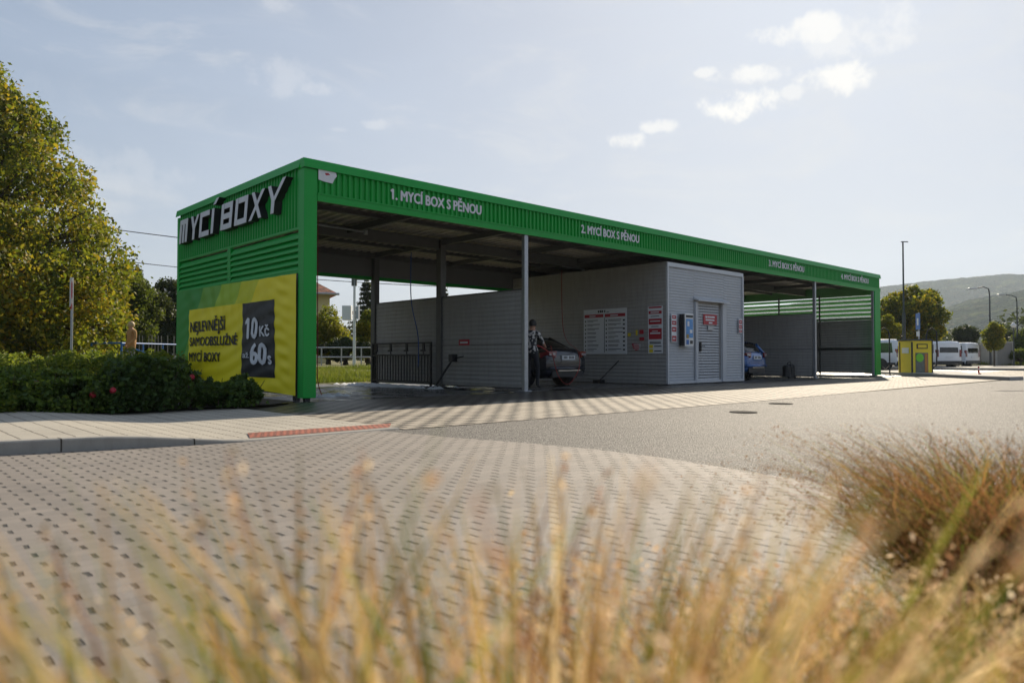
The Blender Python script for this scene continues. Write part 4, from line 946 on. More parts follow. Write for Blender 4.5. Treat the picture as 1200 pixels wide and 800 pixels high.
person('person', (pq.x, pq.y, .33), R(200), 'person in tan coat and grey trousers walking behind the blue railing', J2, Ed, Rad2, ([M['skin'], M['tan'], M['greytr'], M['black']], mf2), M['hair2'], (.02, 0, 1.65, .12, .115, .14))

# ------------------------------------------------------------------ street furniture
def pole(name, px, d, ztop, r0, r1, m, label, cat, zb_=0.): 
    p = P(px, d, zb_); s = empty(name, p, label, cat); mb = MB(); mb.tube([(0, 0, 0), (0, 0, ztop - zb_)], [r0, r1], 10); mb.build('pole', m, s); return s, p
dk = mat('dark_grey_paint', (.06, .07, .08), .5, .3)
s, p = pole('lamp_post', 1059.5, 35.5, Z(283, 35.5), .055, .035, dk, 'tall thin lamp post rising behind the yellow vacuum station', 'street lamp')
mb = MB(); mb.tube([(0, 0, 0), (0, 0, 3.0)], [.085, .085], 10); mb.build('pole_base', dk, s)
hz = Z(283, 35.5); mb = MB(); mb.box((-.08, -.04, hz - .02), (.24, .04, hz + .02), M=Matrix.Rotation(YAW - R(90), 4, 'Z')); mb.build('lamp_head', dk, s)
for px, d, py, ax, ly, lb in ((1160.5, 60, 336, 1137, 338, 'street lamp with arm reaching left above the small yellowing tree'), (1192.5, 66, 346, 1171, 345, 'street lamp with long arm, farther right against the wooded hill')):
    s, p = pole('street_lamp', px, d, Z(py + 8, d), .09, .05, dk, lb, 'street lamp'); s['group'] = 'curved street lamps before the hill'
    e = P(ax, d) - P(px, d); zt = Z(py, d)
    mb = MB(); mb.tube([(0, 0, zt - .6), e * .05 + Vector((0, 0, zt - .15)), e * .3 + Vector((0, 0, zt)), e * .75 + Vector((0, 0, Z(ly, d)))], [.05, .045, .04, .035], 8); mb.build('arm', dk, s, smooth=True)
    mb = MB(); Mx = Matrix.Translation(e * .85 + Vector((0, 0, Z(ly, d)))) @ Matrix.Rotation(math.atan2(e.y, e.x), 4, 'Z'); mb.box((-.35, -.13, -.07), (.35, .13, .05), M=Mx); mb.build('lamp_head', M['trim'], s, bevel=.03)
# small far lamp
s, p = pole('street_lamp', 1188, 58, Z(384, 58), .05, .04, dk, 'short post with white round lamp head above the bushes', 'street lamp')
mb = MB(); zt = Z(381, 58); mb.tube([(0, 0, zt - .2), (0, 0, zt), (0, 0, zt + .22)], [.12, .22, .06], 10); mb.build('lamp_head', M['white'], s, smooth=True)
# blue sign
s, p = pole('road_sign', 1077, 38.5, Z(366, 38.5), .035, .035, M['galv'], 'blue road sign on grey post behind the yellow vacuum station', 'road sign')
mb = MB(); Mx = Matrix.Rotation(R(-52), 4, 'Z'); mb.box((-.05, -.28, Z(386, 38.5)), (-.035, .28, Z(367, 38.5)), M=Mx); sb_ = mb.build('sign_plate', M['blue'], s)
mb = MB(); mb.box((-.056, -.1, Z(381, 38.5)), (-.051, .1, Z(373, 38.5)), M=Mx); mb.build('symbol', M['vinyl_white'], sb_)
mb = MB(); mb.box((-.05, -.2, Z(394, 38.5)), (-.036, .2, Z(388, 38.5)), M=Mx); mb.build('supplementary_plate', M['vinyl_white'], s)
# left traffic sign (edge-on)
s, p = pole('traffic_sign', 83.5, 22, Z(325, 22), .035, .035, M['galv'], 'traffic sign seen almost edge-on, on grey post before the big tree', 'road sign', .05)
mb = MB(); a = YAW + R(12) + math.atan2(-(83.5 - 600), 847) ; Mx = Matrix.Translation((0, 0, Z(338, 22) - .05)) @ Matrix.Rotation(a - R(10), 4, 'Z')
mb.box((-.32, .04, -.55), (.32, .055, .32), M=Mx); sb_ = mb.build('sign_plate', M['vinyl_white'], s)
mb = MB(); mb.box((-.32, .03, -.62), (.32, .039, -.45), M=Mx); mb.box((-.25, .03, -.3), (.25, .039, .2), M=Mx); mb.build('red_field', M['red'], sb_)

# vacuum station
vp = P(1069, 32.2); vr = math.atan2(vp.y, vp.x)
fn = vr + math.pi - R(0) + R(40)     # front normal direction
s = empty('vacuum_station', (vp.x, vp.y, 0), 'bright yellow self-service vacuum station with green display and hoses on bent arms', 'vacuum station', rz=0)
f_ = Vector((math.cos(fn), math.sin(fn), 0)); r_ = Vector((-f_.y, f_.x, 0))    # r_: to the viewer's right along the front
Mx = Matrix((r_, Vector((0, 0, 1)), f_)).transposed().to_4x4()  # x right, y up, z front (local, origin near vertical corner)
mb = MB(); mb.box((0, .06, -.88), (1.0, 1.56, 0), M=Mx); sp_ = mb.build('cabinet', M['yellow'], s, bevel=.015)
mb = MB(); mb.box((-.04, 1.56, -.92), (1.04, 1.63, .04), M=Mx); mb.build('roof', dk, s)
mb = MB(); mb.box((-.06, 0, -.94), (1.1, .06, .06), M=Mx); mb.build('plinth', M['yellow'], s)
mb = MB(); mb.box((.22, 1.20, .0), (.78, 1.42, .012), M=Mx); mb.box((-.012, .1, -.06), (.02, 1.5, .018), M=Mx); mb.box((1.0, .06, -.86), (1.04, 1.56, .02), M=Mx); mb.box((-.012, .1, -.8), (0, 1.5, -.74), M=Mx); mb.build('black_panel', M['black'], s)
mb = MB(); mb.box((.28, 1.24, .0125), (.72, 1.38, .02), M=Mx); mb.build('display_strip', M['yellow'], s)
mb = MB(); mb.box((.16, .12, .0), (.80, 1.02, .012), M=Mx); dp = mb.build('display_board', mat('dark_board', (.05, .06, .05), .4, 0, .3, 6, color2=(.2, .22, .2)), s)
mb = MB(); mb.tube([Mx @ Vector((.36, .8, .0)), Mx @ Vector((.36, .8, .03))], .19, 16); mb.build('green_disc', M['limegreen'], dp)
mb = MB(); mb.box((.62, .15, .013), (.76, .98, .024), M=Mx); mb.build('red_strip', mat('orange_strip', (.5, .2, .04), .5), dp)
mb = MB(); mb.box((-.02, 1.0, -.62), (-.013, 1.25, -.2), M=Mx); mb.build('side_print', M['vinyl_white'], s)
for sgn, xx in ((1, 1.16), (-1, -.75)):
    o0 = Mx @ Vector((xx, 0, -.5)); e = Vector((math.sin(vr), -math.cos(vr), 0))
    k = sgn
    mb = MB(); pts = [o0 + Vector((0, 0, .5)), o0 + Vector((0, 0, 1.7)), o0 + e * .05 * k + Vector((0, 0, 2.02)), o0 + e * .22 * k + Vector((0, 0, 2.15)), o0 + e * .4 * k + Vector((0, 0, 1.98)), o0 + e * .42 * k + Vector((0, 0, 1.2)), o0 + e * .38 * k + Vector((0, 0, .45)), o0 + e * .15 * k + Vector((0, 0, .25)), o0 + e * (-.05) * k + Vector((0, 0, .5))]
    mb.tube(pts, .03, 8); mb.build('hose', M['rubber'], s, smooth=True)
    mb = MB(); mb.tube([o0 + Vector((0, 0, 0)), o0 + Vector((0, 0, 1.9))], .03, 8); mb.box(tuple(o0 + Vector((-.15, -.15, 0))), tuple(o0 + Vector((.15, .15, .05)))); mb.build('hose_arm', dk, s)
# island kerbs
def island(name, poly, h, m):
    mb = MB(); n = len(poly); mb.add([(x, y, 0) for x, y in poly] + [(x, y, h) for x, y in poly], [tuple(range(n, 2 * n))] + [(i, (i + 1) % n, n + (i + 1) % n, n + i) for i in range(n)]); return struct(mb.build(name, m))
island('vacuum_island', [(30.2, 6.6), (31.2, 6.4), (37, 9.6), (42, 11.5), (42.5, 14), (38, 14.5), (34.6, 11.6)], .13, M['concrete'])
island('far_pavement', [(52.6, 18), (52.2, 14), (53, 9), (57, 4), (120, -20), (200, 30), (120, 90), (60, 40)], .14, M['kerb'])
mb = MB(); q0 = [P(1060, 62), P(1205, 58), P(1300, 70), P(1300, 140), P(1040, 140)]; mb.add([(p.x, p.y, .16) for p in q0], [(0, 1, 2, 3, 4)]); struct(mb.build('far_lawn', M['grass_soil']))
# red marker post
s = empty('marker_post', P(1146.5, 29.5, .13), 'small red marker post on the kerbed island right of vacuum station', 'marker')
mb = MB(); mb.tube([(0, 0, 0), (0, 0, .03), (0, 0, .05), (0, 0, .3), (0, 0, .32)], [.09, .09, .035, .03, .01], 10); mb.build('post', M['redhose'], s)
mb = MB(); mb.tube([(0, 0, .18), (0, 0, .23)], .036, 10); mb.build('band', M['vinyl_white'], s)

# railings
def railing(name, a, b, h, m, label, n, rails=(1., .5), r=.022, group=None, za=0., zb_=0.):
    a = Vector((a.x, a.y, za)); b = Vector((b.x, b.y, zb_)); s = empty(name, a, label, 'railing', group); dlt = b - a
    for i in range(n + 1):
        mb = MB(); p = dlt * (i / n); mb.tube([p, p + Vector((0, 0, h))], r * 1.1, 8); mb.build('post', m, s)
    for k in rails:
        mb = MB(); mb.tube([Vector((0, 0, h * k)), dlt + Vector((0, 0, h * k))], r, 8); mb.build('rail', m, s)
    return s
railing('railing', P(107, 30), P(142, 30), 1.05, M['blue'], 'blue tubular railing panel in front of the dark garden', 1, (1., .35), .035, za=.36, zb_=.36)
railing('railing', P(142.5, 30), P(212, 34), 1.05, M['blue'], 'long blue railing running on towards the green building', 3, (1., .3), .03, za=.36, zb_=.36)
mb = MB(); a = P(143, 29.6, 1.35); b = P(170, 29.6, 1.0); mb.tube([a, b], .03, 8); tag(mb.build('handrail', M['blue']), 'short sloping blue handrail near the walking person', 'handrail')
railing('railing', P(330, 33), P(470, 33), .98, M['galv'], 'grey two-rail tube railing seen through the first bay', 6, (1., .56), .03, za=.28, zb_=.28)
# picket fence
s = empty('picket_fence', P(160, 37, .4), 'pale upright picket fence in front of the dark hedge', 'fence')
o0 = P(160, 37, .4)
for k in range(13):
    if k in (2, 8, 10): continue
    px = 163 + k * 3.7; mb = MB(); p = P(px, 37) - o0; p.z = 0; mb.box((p.x - .02, p.y - .02, .1), (p.x + .02, p.y + .02, 1.5 + .05 * rnd.random())); mb.build('picket', M['picket'], s)
mb = MB(); a = Vector((0, 0, .35)); b = P(212, 37, .4) - o0 + Vector((0, 0, .35)); mb.tube([a, b], .03, 6); mb.build('rail', M['galv'], s)

# white pole and box behind bay one
s = empty('utility_pole', P(415, 31, .3), 'pale slim utility pole with grey boxes behind the first bay', 'utility pole')
mb = MB(); mb.tube([(0, 0, 0), (0, 0, Z(322, 31) - .3)], [.07, .05], 10); mb.build('pole', M['white'], s)
zz = Z(375, 31) - .3; mb = MB(); mb.box((-.5, -.15, zz), (-.12, .15, zz + .62), M=Matrix.Rotation(YAW - R(90), 4, 'Z')); mb.build('switch_box', M['white'], s, bevel=.02)
mb = MB(); mb.box((.1, -.12, zz + .05), (.2, .12, zz + .6), M=Matrix.Rotation(YAW - R(90), 4, 'Z')); mb.build('switch_box', M['galv'], s)
zz = Z(328, 31) - .3; mb = MB(); Mx = Matrix.Rotation(YAW - R(90), 4, 'Z'); mb.box((-.12, -.05, zz - .25), (.1, .05, zz + .4), M=Mx); mb.box((.1, -.04, zz), (.5, .04, zz + .05), M=Mx); mb.box((.42, -.1, zz - .05), (.62, .1, zz + .18), M=Mx); mb.build('bracket', M['beam'], s)

# house
def house():
    a = P(386, 46); v_ = Matrix.Rotation(R(9), 3, 'Z') @ Vector((a.x, a.y, 0)).normalized(); nrm = v_; cdir = Vector((-v_.y, v_.x, 0))
    s = empty('yellow_house', (a.x, a.y, .4), 'yellow rendered house with red tiled hip roof seen through the first bay', 'house')
    Mx = Matrix((cdir, nrm, Vector((0, 0, 1)))).transposed().to_4x4()
    Wd, Dp, hh = 6.5, 9, Z(345, 46) - .4
    mb = MB(); mb.box((0, 0, 0), (Wd, Dp, hh), M=Mx); mb.build('wall', M['plaster'], s)
    e = .5; rz_ = hh + 2.4; mb = MB(); vs = [Mx @ Vector(q) for q in ((-e, -e, hh), (Wd + e, -e, hh), (Wd + e, Dp + e, hh), (-e, Dp + e, hh), (2.6, Dp / 2, rz_), (Wd - 2.6, Dp / 2, rz_))]
    mb.add(vs, [(0, 1, 5, 4), (1, 2, 5), (2, 3, 4, 5), (3, 0, 4), (0, 3, 2, 1)]); mb.build('roof', M['tiles'], s)
    mb = MB(); mb.tube([Mx @ Vector((-e, -e - .05, hh)), Mx @ Vector((Wd + e, -e - .05, hh))], .08, 6); mb.build('gutter', M['galv'], s)
    for x in (.9, 3.6):
        mb = MB(); mb.box((x, -.04, hh - 2.3), (x + 1.2, .02, hh - .9), M=Mx); f = mb.build('window', M['glass_light'], s)
        mb = MB(); mb.box((x - .08, -.05, hh - 2.38), (x - .0, -.01, hh - .82), M=Mx); mb.box((x + 1.2, -.05, hh - 2.38), (x + 1.28, -.01, hh - .82), M=Mx); mb.box((x + .57, -.052, hh - 2.3), (x + .63, -.03, hh - .9), M=Mx); mb.box((x, -.05, hh - .9), (x + 1.2, -.01, hh - .82), M=Mx); mb.build('frame', M['white'], f)
house()
# grey walls / garages at the right
def walls():
    for (pa, pb, d, ya, lb, m) in ((1146, 1164, 62, 404, 'low dark grey rendered wall section behind the white vans', M['stucco']), (1167, 1188, 60, 400, 'grey pebble-dashed garage wall with pale frame behind small tree', M['stucco'])):
        a, b = P(pa, d), P(pb, d); s = empty('garage_wall', a, lb, 'wall'); dd = b - a; l_ = dd.length; Mx = frame((0, 0, 0), dd, (0, 0, 1)); h = Z(ya, d)
        mb = MB(); mb.box((.12, .1, -2), (l_ - .12, h - .12, -.03), M=Mx); mb.build('panel', m, s)
        mb = MB(); mb.box((0, .0, -2.05), (.12, h, 0), M=Mx); mb.box((l_ - .12, 0, -2.05), (l_, h, 0), M=Mx); mb.box((.12, h - .12, -2.05), (l_ - .12, h, 0), M=Mx); mb.box((.12, 0, -2.05), (l_ - .12, .1, 0), M=Mx); mb.build('frame', M['concrete'], s)
walls()
# cables
def cable(a, b, sag, r, label):
    pts = []
    for i in range(25):
        t = i / 24; p = a.lerp(b, t); p.z -= sag * 4 * t * (1 - t); pts.append(p)
    mb = MB(); mb.tube(pts, r, 5); tag(mb.build('overhead_cable', M['black'], smooth=True), label, 'cable', 'overhead cables behind the car wash')
cable(P(-260, 36, Z(200, 36)), P(430, 36, Z(300, 36)), .5, .022, 'dark overhead cable running from big tree down behind the lettered wall')
cable(P(120, 60, Z(303, 60)), P(700, 60, Z(340, 60)), .6, .03, 'lower overhead cable passing just above the distant trees')

# ------------------------------------------------------------------ vegetation
def np_mesh(name, V, F, m, parent=None, loc=None, mi=None):
    me = bpy.data.meshes.new(name); nv, nf = len(V), len(F); k = F.shape[1]
    me.vertices.add(nv); me.vertices.foreach_set('co', V.astype(np.float32).ravel()); me.loops.add(nf * k); me.loops.foreach_set('vertex_index', F.astype(np.int32).ravel())
    me.polygons.add(nf); me.polygons.foreach_set('loop_start', np.arange(0, nf * k, k, dtype=np.int32)); me.polygons.foreach_set('loop_total', np.full(nf, k, dtype=np.int32))
    ms = m if isinstance(m, list) else [m]
    for x in ms: me.materials.append(x)
    if mi is not None: me.polygons.foreach_set('material_index', mi.astype(np.int32))
    me.update(calc_edges=True); me.validate(); o = bpy.data.objects.new(name, me); col.objects.link(o)
    if parent: o.parent = parent
    return o
def leaves(C, size, flat=.0, asp=.6):
    """quads (diamonds) centred at C with random orientation"""
    n = len(C); a = rng.normal(size=(n, 3)); a[:, 2] *= (1 - flat); a /= np.linalg.norm(a, axis=1)[:, None]
    b = rng.normal(size=(n, 3)); b -= (b * a).sum(1)[:, None] * a; b /= np.linalg.norm(b, axis=1)[:, None]
    s = size * rng.uniform(.6, 1.3, n)[:, None]
    c = np.cross(a, b)
    V = np.stack([C - a * s * .5, C + b * s * asp * .5 + c * s * .08, C + a * s * .5, C - b * s * asp * .5 + c * s * .08], 1).reshape(-1, 3)
    return V, np.arange(4 * n).reshape(-1, 4)
def blobpts(blobs_, n, shell=.55, thr=.66):
    """blobs (x,y,z,r,vertical squash)"""
    bl = np.array(blobs_); wt = bl[:, 3] ** 2; k = rng.choice(len(bl), n, p=wt / wt.sum())
    v = rng.normal(size=(n, 3)); v /= np.linalg.norm(v, axis=1)[:, None]; r = (shell + (1 - shell) * rng.random(n) ** .6) * (1 + .12 * rng.normal(size=n))
    # clumpy gaps: sub-clusters
    p = v * (r * bl[k, 3])[:, None]; p[:, 2] *= bl[k, 4]; q = p + bl[k, :3]
    g = vnoise(q[:, 0] * 2.6 + 150, q[:, 1] * 2.6 + q[:, 2] * 1.3 + 150, 2) + vnoise(q[:, 2] * 3.0 + 180, q[:, 0] * 2.7 + 190, 4)
    return q[g > thr]
def tree(name, base, blobs_, nleaf, lsize, lm, label, cat='tree', group=None, trunk=.2, trunk_top=None, shell=.55, lean=(0, 0)):
    s = empty(name, base, label, cat, group)
    tt = trunk_top or min(b[2] for b in blobs_); cx = np.mean([b[0] for b in blobs_]) * .3
    mb = MB(); top = Vector((cx * .6, 0, tt)); mb.tube([(0, 0, -.1), (0, 0, .25), tuple(top * .5), tuple(top)], [trunk * 1.35, trunk, trunk * .85, trunk * .6], 10)
    for b in blobs_:
        e = Vector(b[:3]); m1 = top.lerp(e, .5) + Vector((rnd.uniform(-.2, .2), rnd.uniform(-.2, .2), rnd.uniform(-.1, .3))); st_ = top * rnd.uniform(.7, 1)
        mb.tube([st_, m1, e], [trunk * .4, trunk * .25, trunk * .08], 6, cap=False)
    mb.build('trunk', M['bark'], s, smooth=True)
    C = blobpts(blobs_, nleaf, shell); V, F = leaves(C, lsize); np_mesh('crown', V, F, lm, s); return s
M['lf_tree'] = leafmat('autumn_lime_leaves', [(.025, .045, .006), (.07, .10, .010), (.16, .17, .012), (.36, .28, .018), (.52, .30, .018)], .48)
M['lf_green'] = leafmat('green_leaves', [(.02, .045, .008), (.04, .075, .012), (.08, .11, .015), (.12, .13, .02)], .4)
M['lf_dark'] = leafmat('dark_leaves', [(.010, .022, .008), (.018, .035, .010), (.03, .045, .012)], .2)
M['lf_con'] = leafmat('conifer_needles', [(.010, .022, .014), (.02, .035, .018), (.03, .04, .02)], .15)
M['lf_yel'] = leafmat('yellowing_leaves', [(.05, .09, .012), (.12, .14, .015), (.26, .22, .02), (.38, .28, .02)], .5)
M['lf_hedge'] = leafmat('rose_leaves', [(.018, .045, .008), (.05, .10, .014), (.11, .17, .02), (.24, .25, .03)], .4)
M['lf_sunlit'] = leafmat('sunny_leaves', [(.05, .09, .012), (.11, .16, .02), (.22, .25, .03), (.30, .27, .03)], .5)  # leaf greens brightened, sunlight put into the colour
M['lf_hedge_shade'] = leafmat('rose_leaves_shaded', [(.014, .04, .010), (.035, .08, .016), (.08, .14, .025)], .35)  # darker copy of the rose leaves, the building's shade painted in

# big lime tree on the left; blobs built from an outline profile
d = 29.; tb = P(-45, d, .3); lat = Vector((.7293, -.684, 0)); fwd = Vector((.684, .7293, 0)); bl = []
for (py, rr) in ((86, 40), (120, 75), (160, 105), (205, 138), (262, 165), (315, 185), (365, 188), (400, 172)):
    z = Z(py, d) - .3; rm = rr / 847.4 * d; nb = max(2, int(rm * 1.9))
    for k in range(nb * 2):
        an = 2 * math.pi * k / (nb * 2) + rnd.uniform(-.25, .25); q = rnd.uniform(.9, 1.35); rad = max(.3, rm - q * .9)
        v = lat * math.cos(an) * rad + fwd * math.sin(an) * rad * .9; bl.append((v.x, v.y, z + rnd.uniform(-.5, .5), q, .8))
    for k in range(nb): v = lat * rnd.uniform(-.6, .6) * rm + fwd * rnd.uniform(-.6, .6) * rm; bl.append((v.x, v.y, z, 1.5, .8))
tree('lime_tree', tb, bl, 150000, .20, M['lf_tree'], 'tall dense tree with yellow-green autumn crown beside the green building', trunk=.35, trunk_top=4, shell=.5)
# middle trees / shrubs
def blobtree(px, d, pytop, wpx, lm, label, name='broadleaf_tree', n=16000, ls=.16, zb_=.3, pybot=425, group=None, squash=.85, trunk=.14, nb=16, rf=.48):
    b = P(px, d, zb_); zt = Z(pytop, d) - zb_; zbt = max(.2, Z(pybot, d) - zb_); hw = wpx / 2 / 847.4 * d; bl = []; k_ = 0
    r0 = max(.35, min(hw, (zt - zbt) / 2) * rf)
    for k in range(nb):
        t = rnd.random(); z = zbt + r0 + (zt - zbt - 2 * r0) * t; ww = max(0., (hw - r0)) * math.sqrt(max(.05, 1 - (2 * t - 1) ** 2 * .75)); an = rnd.uniform(0, 6.28); rr = rnd.uniform(.4, 1) * ww
        v = lat * math.cos(an) * rr + fwd * math.sin(an) * rr; bl.append((v.x, v.y, z, r0 * rnd.uniform(.8, 1.2), squash))
    bl.append((0, 0, zt - r0 * .8, r0 * .8, 1)); return tree(name, b, bl, n, ls, lm, label, group=group, trunk=trunk, trunk_top=max(.5, zbt + r0))
blobtree(152, 38, 316, 80, M['lf_green'], 'green leafy tree just right of the big autumn tree', n=34000, pybot=420)
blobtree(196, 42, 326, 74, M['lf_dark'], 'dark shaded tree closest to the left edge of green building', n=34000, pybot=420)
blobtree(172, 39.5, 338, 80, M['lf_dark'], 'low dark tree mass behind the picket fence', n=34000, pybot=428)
blobtree(60, 36, 372, 150, M['lf_green'], 'broad bushy undergrowth tree below the big autumn crown', n=26000, pybot=432)
def conifer(px, d, pytop, wpx, label, zb_=.4, n=9000):
    b = P(px, d, zb_); s = empty('conifer_tree', b, label, 'conifer'); h = Z(pytop, d) - zb_; hw = wpx / 2 / 847.4 * d
    mb = MB(); mb.tube([(0, 0, 0), (0, 0, h * .5), (0, 0, h)], [.16, .1, .02], 8)
    C = []
    nl = int(h / .35)
    for i in range(nl):
        z = h * (.12 + .86 * i / nl); r = hw * (1 - (z / h) ** 1.3) * rnd.uniform(.75, 1.1) + .1
        for k in range(9):
            a = rnd.uniform(0, 6.28); e = Vector((math.cos(a) * r, math.sin(a) * r, z - r * .12)); mb.tube([(0, 0, z + .05), e], [.03, .008], 4, cap=False)
            for q in range(int(n / nl / 9)):
                t = rng.random() ** .6; C.append((e.x * t + rng.normal() * .07, e.y * t + rng.normal() * .07, (z + .05) * (1 - t) + e.z * t + rng.normal() * .06))
    mb.build('trunk', M['bark'], s); V, F = leaves(np.array(C), .16, asp=.4); np_mesh('crown', V, F, M['lf_con'], s)
conifer(148, 48, 303, 26, 'slender dark conifer tip rising right of the autumn tree')
conifer(161, 50, 309, 24, 'second slender conifer top nearer the green building')
conifer(430, 50, 326, 60, 'dark conifer behind the pale utility pole', n=16000)
conifer(519, 55, 328, 34, 'dark conifer top showing above the first grey partition', n=12000)
blobtree(385, 39, 358, 60, M['lf_yel'], 'yellow-green bush in front of the yellow house', 'garden_bush', n=20000, pybot=430, ls=.13)
blobtree(432, 38, 362, 40, M['lf_yel'], 'yellow-green bush behind the pale utility pole', 'garden_bush', n=13000, pybot=430, ls=.13)
blobtree(345, 40, 362, 50, M['lf_green'], 'green bush mostly hidden behind the green corner column', 'garden_bush', n=12000, pybot=430, ls=.13)
blobtree(405, 37, 395, 80, M['lf_dark'], 'low dark hedge bush behind the grey railing', 'garden_bush', n=16000, pybot=432, ls=.13)
# right trees
blobtree(1068, 58, 334, 98, M['lf_tree'], 'large yellowing tree behind the vacuum station', n=40000, pybot=412, zb_=0, ls=.24, trunk=.25, nb=30, rf=.33)
blobtree(1040, 52, 368, 34, M['lf_yel'], 'bright yellow bush against the right end of green building', 'garden_bush', n=12000, pybot=412, zb_=0, ls=.16)
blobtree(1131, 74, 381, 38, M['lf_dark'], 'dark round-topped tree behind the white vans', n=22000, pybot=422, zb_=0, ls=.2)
blobtree(1165, 56, 376, 28, M['lf_yel'], 'small yellowing street tree in front of the grey walls', n=9000, pybot=413, zb_=0, ls=.14, trunk=.06)
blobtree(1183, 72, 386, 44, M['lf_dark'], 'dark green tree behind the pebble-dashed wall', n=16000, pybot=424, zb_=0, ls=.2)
blobtree(1208, 66, 382, 50, M['lf_green'], 'green tree at the right edge beyond the walls', n=16000, pybot=428, zb_=0, ls=.2)
blobtree(1196, 60, 408, 34, M['lf_green'], 'low green shrub right of the pebble-dashed wall', 'garden_bush', n=8000, pybot=428, zb_=0, ls=.12)
blobtree(1095, 64, 412, 60, M['lf_green'], 'low green shrubs behind the white vans', 'garden_bush', n=9000, pybot=428, zb_=0, ls=.12)
blobtree(1036, 54, 421, 26, M['lf_yel'], 'low yellow-green shrub under the left white van', 'garden_bush', n=4000, pybot=431, zb_=0, ls=.1)
# far treeline beyond (mass)
C = []
for k in range(60):
    px = rnd.uniform(-200, 1400); dd = rnd.uniform(110, 180); b = P(px, dd); r = rnd.uniform(3, 5.5); C.append((b.x, b.y, r * .7, r, .8))
V, F = leaves(blobpts(C, 60000, .7), .7); tag(np_mesh('treeline', V, F, M['lf_dark']), 'distant dark tree line along the horizon', 'trees', kind='stuff')

# hedge of roses on the left, cut into shrubs
def shrub(px0, px1, ya, yb, h, n, lm, label, ls=.055, flowers=0, grp=None, name='rose_shrub'):
    a = (px0 + px1) / 2; x0, x1 = px0, px1
    s = empty(name, ((x0 + x1) / 2, (ya + yb) / 2, .05), label, 'shrub', grp)
    n_ = n; x = rng.uniform(x0, x1, n_); y = rng.uniform(ya, yb, n_); 
    top = h * (.62 + .55 * vnoise(x * 2.4 + 9, y * 2.4 + 9, 7) + .35 * vnoise(x * 7 + 3, y * 7, 8)); 
    ex = np.minimum(1, np.minimum((x - x0) / .35 + .55, (x1 - x) / .35 + .55)); ey = np.minimum(1, np.minimum((y - ya) / .35 + .4, (yb - y) / .35 + .4)); top = top * ex * ey
    z = top * (1 - rng.random(n_) ** 2.2 * 1.0); y = y + rng.normal(size=n_) * .05
    C = np.stack([x - (x0 + x1) / 2, y - (ya + yb) / 2, z], 1); g = vnoise(x * 5 + 90, y * 5 + z * 6 + 90, 12); C = C[(g > .34)]
    V, F = leaves(C, ls, flat=.2, asp=.65); np_mesh('foliage', V, F, lm, s)
    mb = MB()
    for k in range(int((x1 - x0) * 26)):
        bx_, by_ = rnd.uniform(x0, x1) - (x0 + x1) / 2, rnd.uniform(ya + .15, yb - .15) - (ya + yb) / 2; e = Vector((bx_ + rnd.uniform(-.2, .2), by_ + rnd.uniform(-.25, .25), h * rnd.uniform(.6, 1.12))); mb.tube([(bx_, by_, 0), (Vector((bx_, by_, 0)) + e) / 2 + Vector((.03, .03, .05)), e], [.010, .008, .004], 5, cap=False)
    mb.build('stems', M['stem'], s)
    if flowers:
        mb = MB()
        for k in range(flowers):
            c = Vector((rnd.uniform(x0, x1) - (x0 + x1) / 2, rnd.uniform(ya, ya + .5) - (ya + yb) / 2, h * rnd.uniform(.5, 1.08)))
            for q in range(5):
                a_2 = q * 1.257; p = c + Vector((math.cos(a_2) * .035, math.sin(a_2) * .02, math.sin(a_2) * .03)); mb.tube([c, p], [.006, .026], 6)
        mb.build('flowers', M['red'], s)
    return s
hb = [(-3.4, -1.6), (-1.65, -.2), (-.25, 1.2), (1.15, 2.2), (2.1, 2.95)]
nm = ['far-left end of the hedge, partly out of view', 'low rose shrub with sunlit tips below the big tree', 'rose shrub with yellowed leaves at the base of traffic sign post', 'middle rose shrub of the hedge, bushy and green', 'rose shrub of the hedge in front of the blue railing']
for (a, b), l in zip(hb, nm): shrub(a, b, 11.2, 13.4, .50, 13000, M['lf_hedge'], l, ls=.075, flowers=1, grp='rose shrubs along the pavement')
shrub(2.8, 4.2, 11.1, 12.4, .62, 9500, M['lf_hedge_shade'], 'taller dark rose bush with red bloom before the yellow banner', ls=.08, flowers=2, grp='rose shrubs along the pavement')
shrub(4.1, 5.1, 11.2, 12.0, (.40), 5500, M['lf_hedge_shade'], 'lower dark rose bush ending by the banner foot', ls=.08, grp='rose shrubs along the pavement')
for (a, b), l in zip(((-4.0, .6), (.5, 3.4), (3.3, 6.0)), ('ragged green shrub row far left behind the roses', 'sunlit shrub row behind the roses near traffic sign', 'sunlit shrub row behind the roses below the blue railing')):
    shrub(a, b, 16.9, 20.5, .70, 24000, M['lf_sunlit'], l, ls=.07, grp='second row of shrubs')
# grass on the bank and verge
def grasspatch(name, quads, n, h, m, label):
    Vs, Fs = [], []
    pts = np.array(quads); u, v = rng.random(n), rng.random(n)
    p = (pts[0] * ((1 - u) * (1 - v))[:, None] + pts[1] * (u * (1 - v))[:, None] + pts[2] * (u * v)[:, None] + pts[3] * ((1 - u) * v)[:, None])
    hh = h * rng.uniform(.4, 1.3, n) * (.5 + vnoise(p[:, 0] * 1.3, p[:, 1] * 1.3, 6)); an = rng.uniform(0, 6.28, n); w_ = .012 * (1 + 0 * hh) * (h / .12)
    dx = np.cos(an) * w_; dy = np.sin(an) * w_; l1 = rng.normal(size=n) * .35 * hh; l2 = rng.normal(size=n) * .35 * hh
    a = np.stack([p[:, 0] - dx, p[:, 1] - dy, p[:, 2]], 1); b = np.stack([p[:, 0] + dx, p[:, 1] + dy, p[:, 2]], 1); c = np.stack([p[:, 0] + l1, p[:, 1] + l2, p[:, 2] + hh], 1)
    V = np.stack([a, b, c], 1).reshape(-1, 3); tag(np_mesh(name, V, np.arange(3 * n).reshape(-1, 3), m), label, 'grass', kind='stuff')
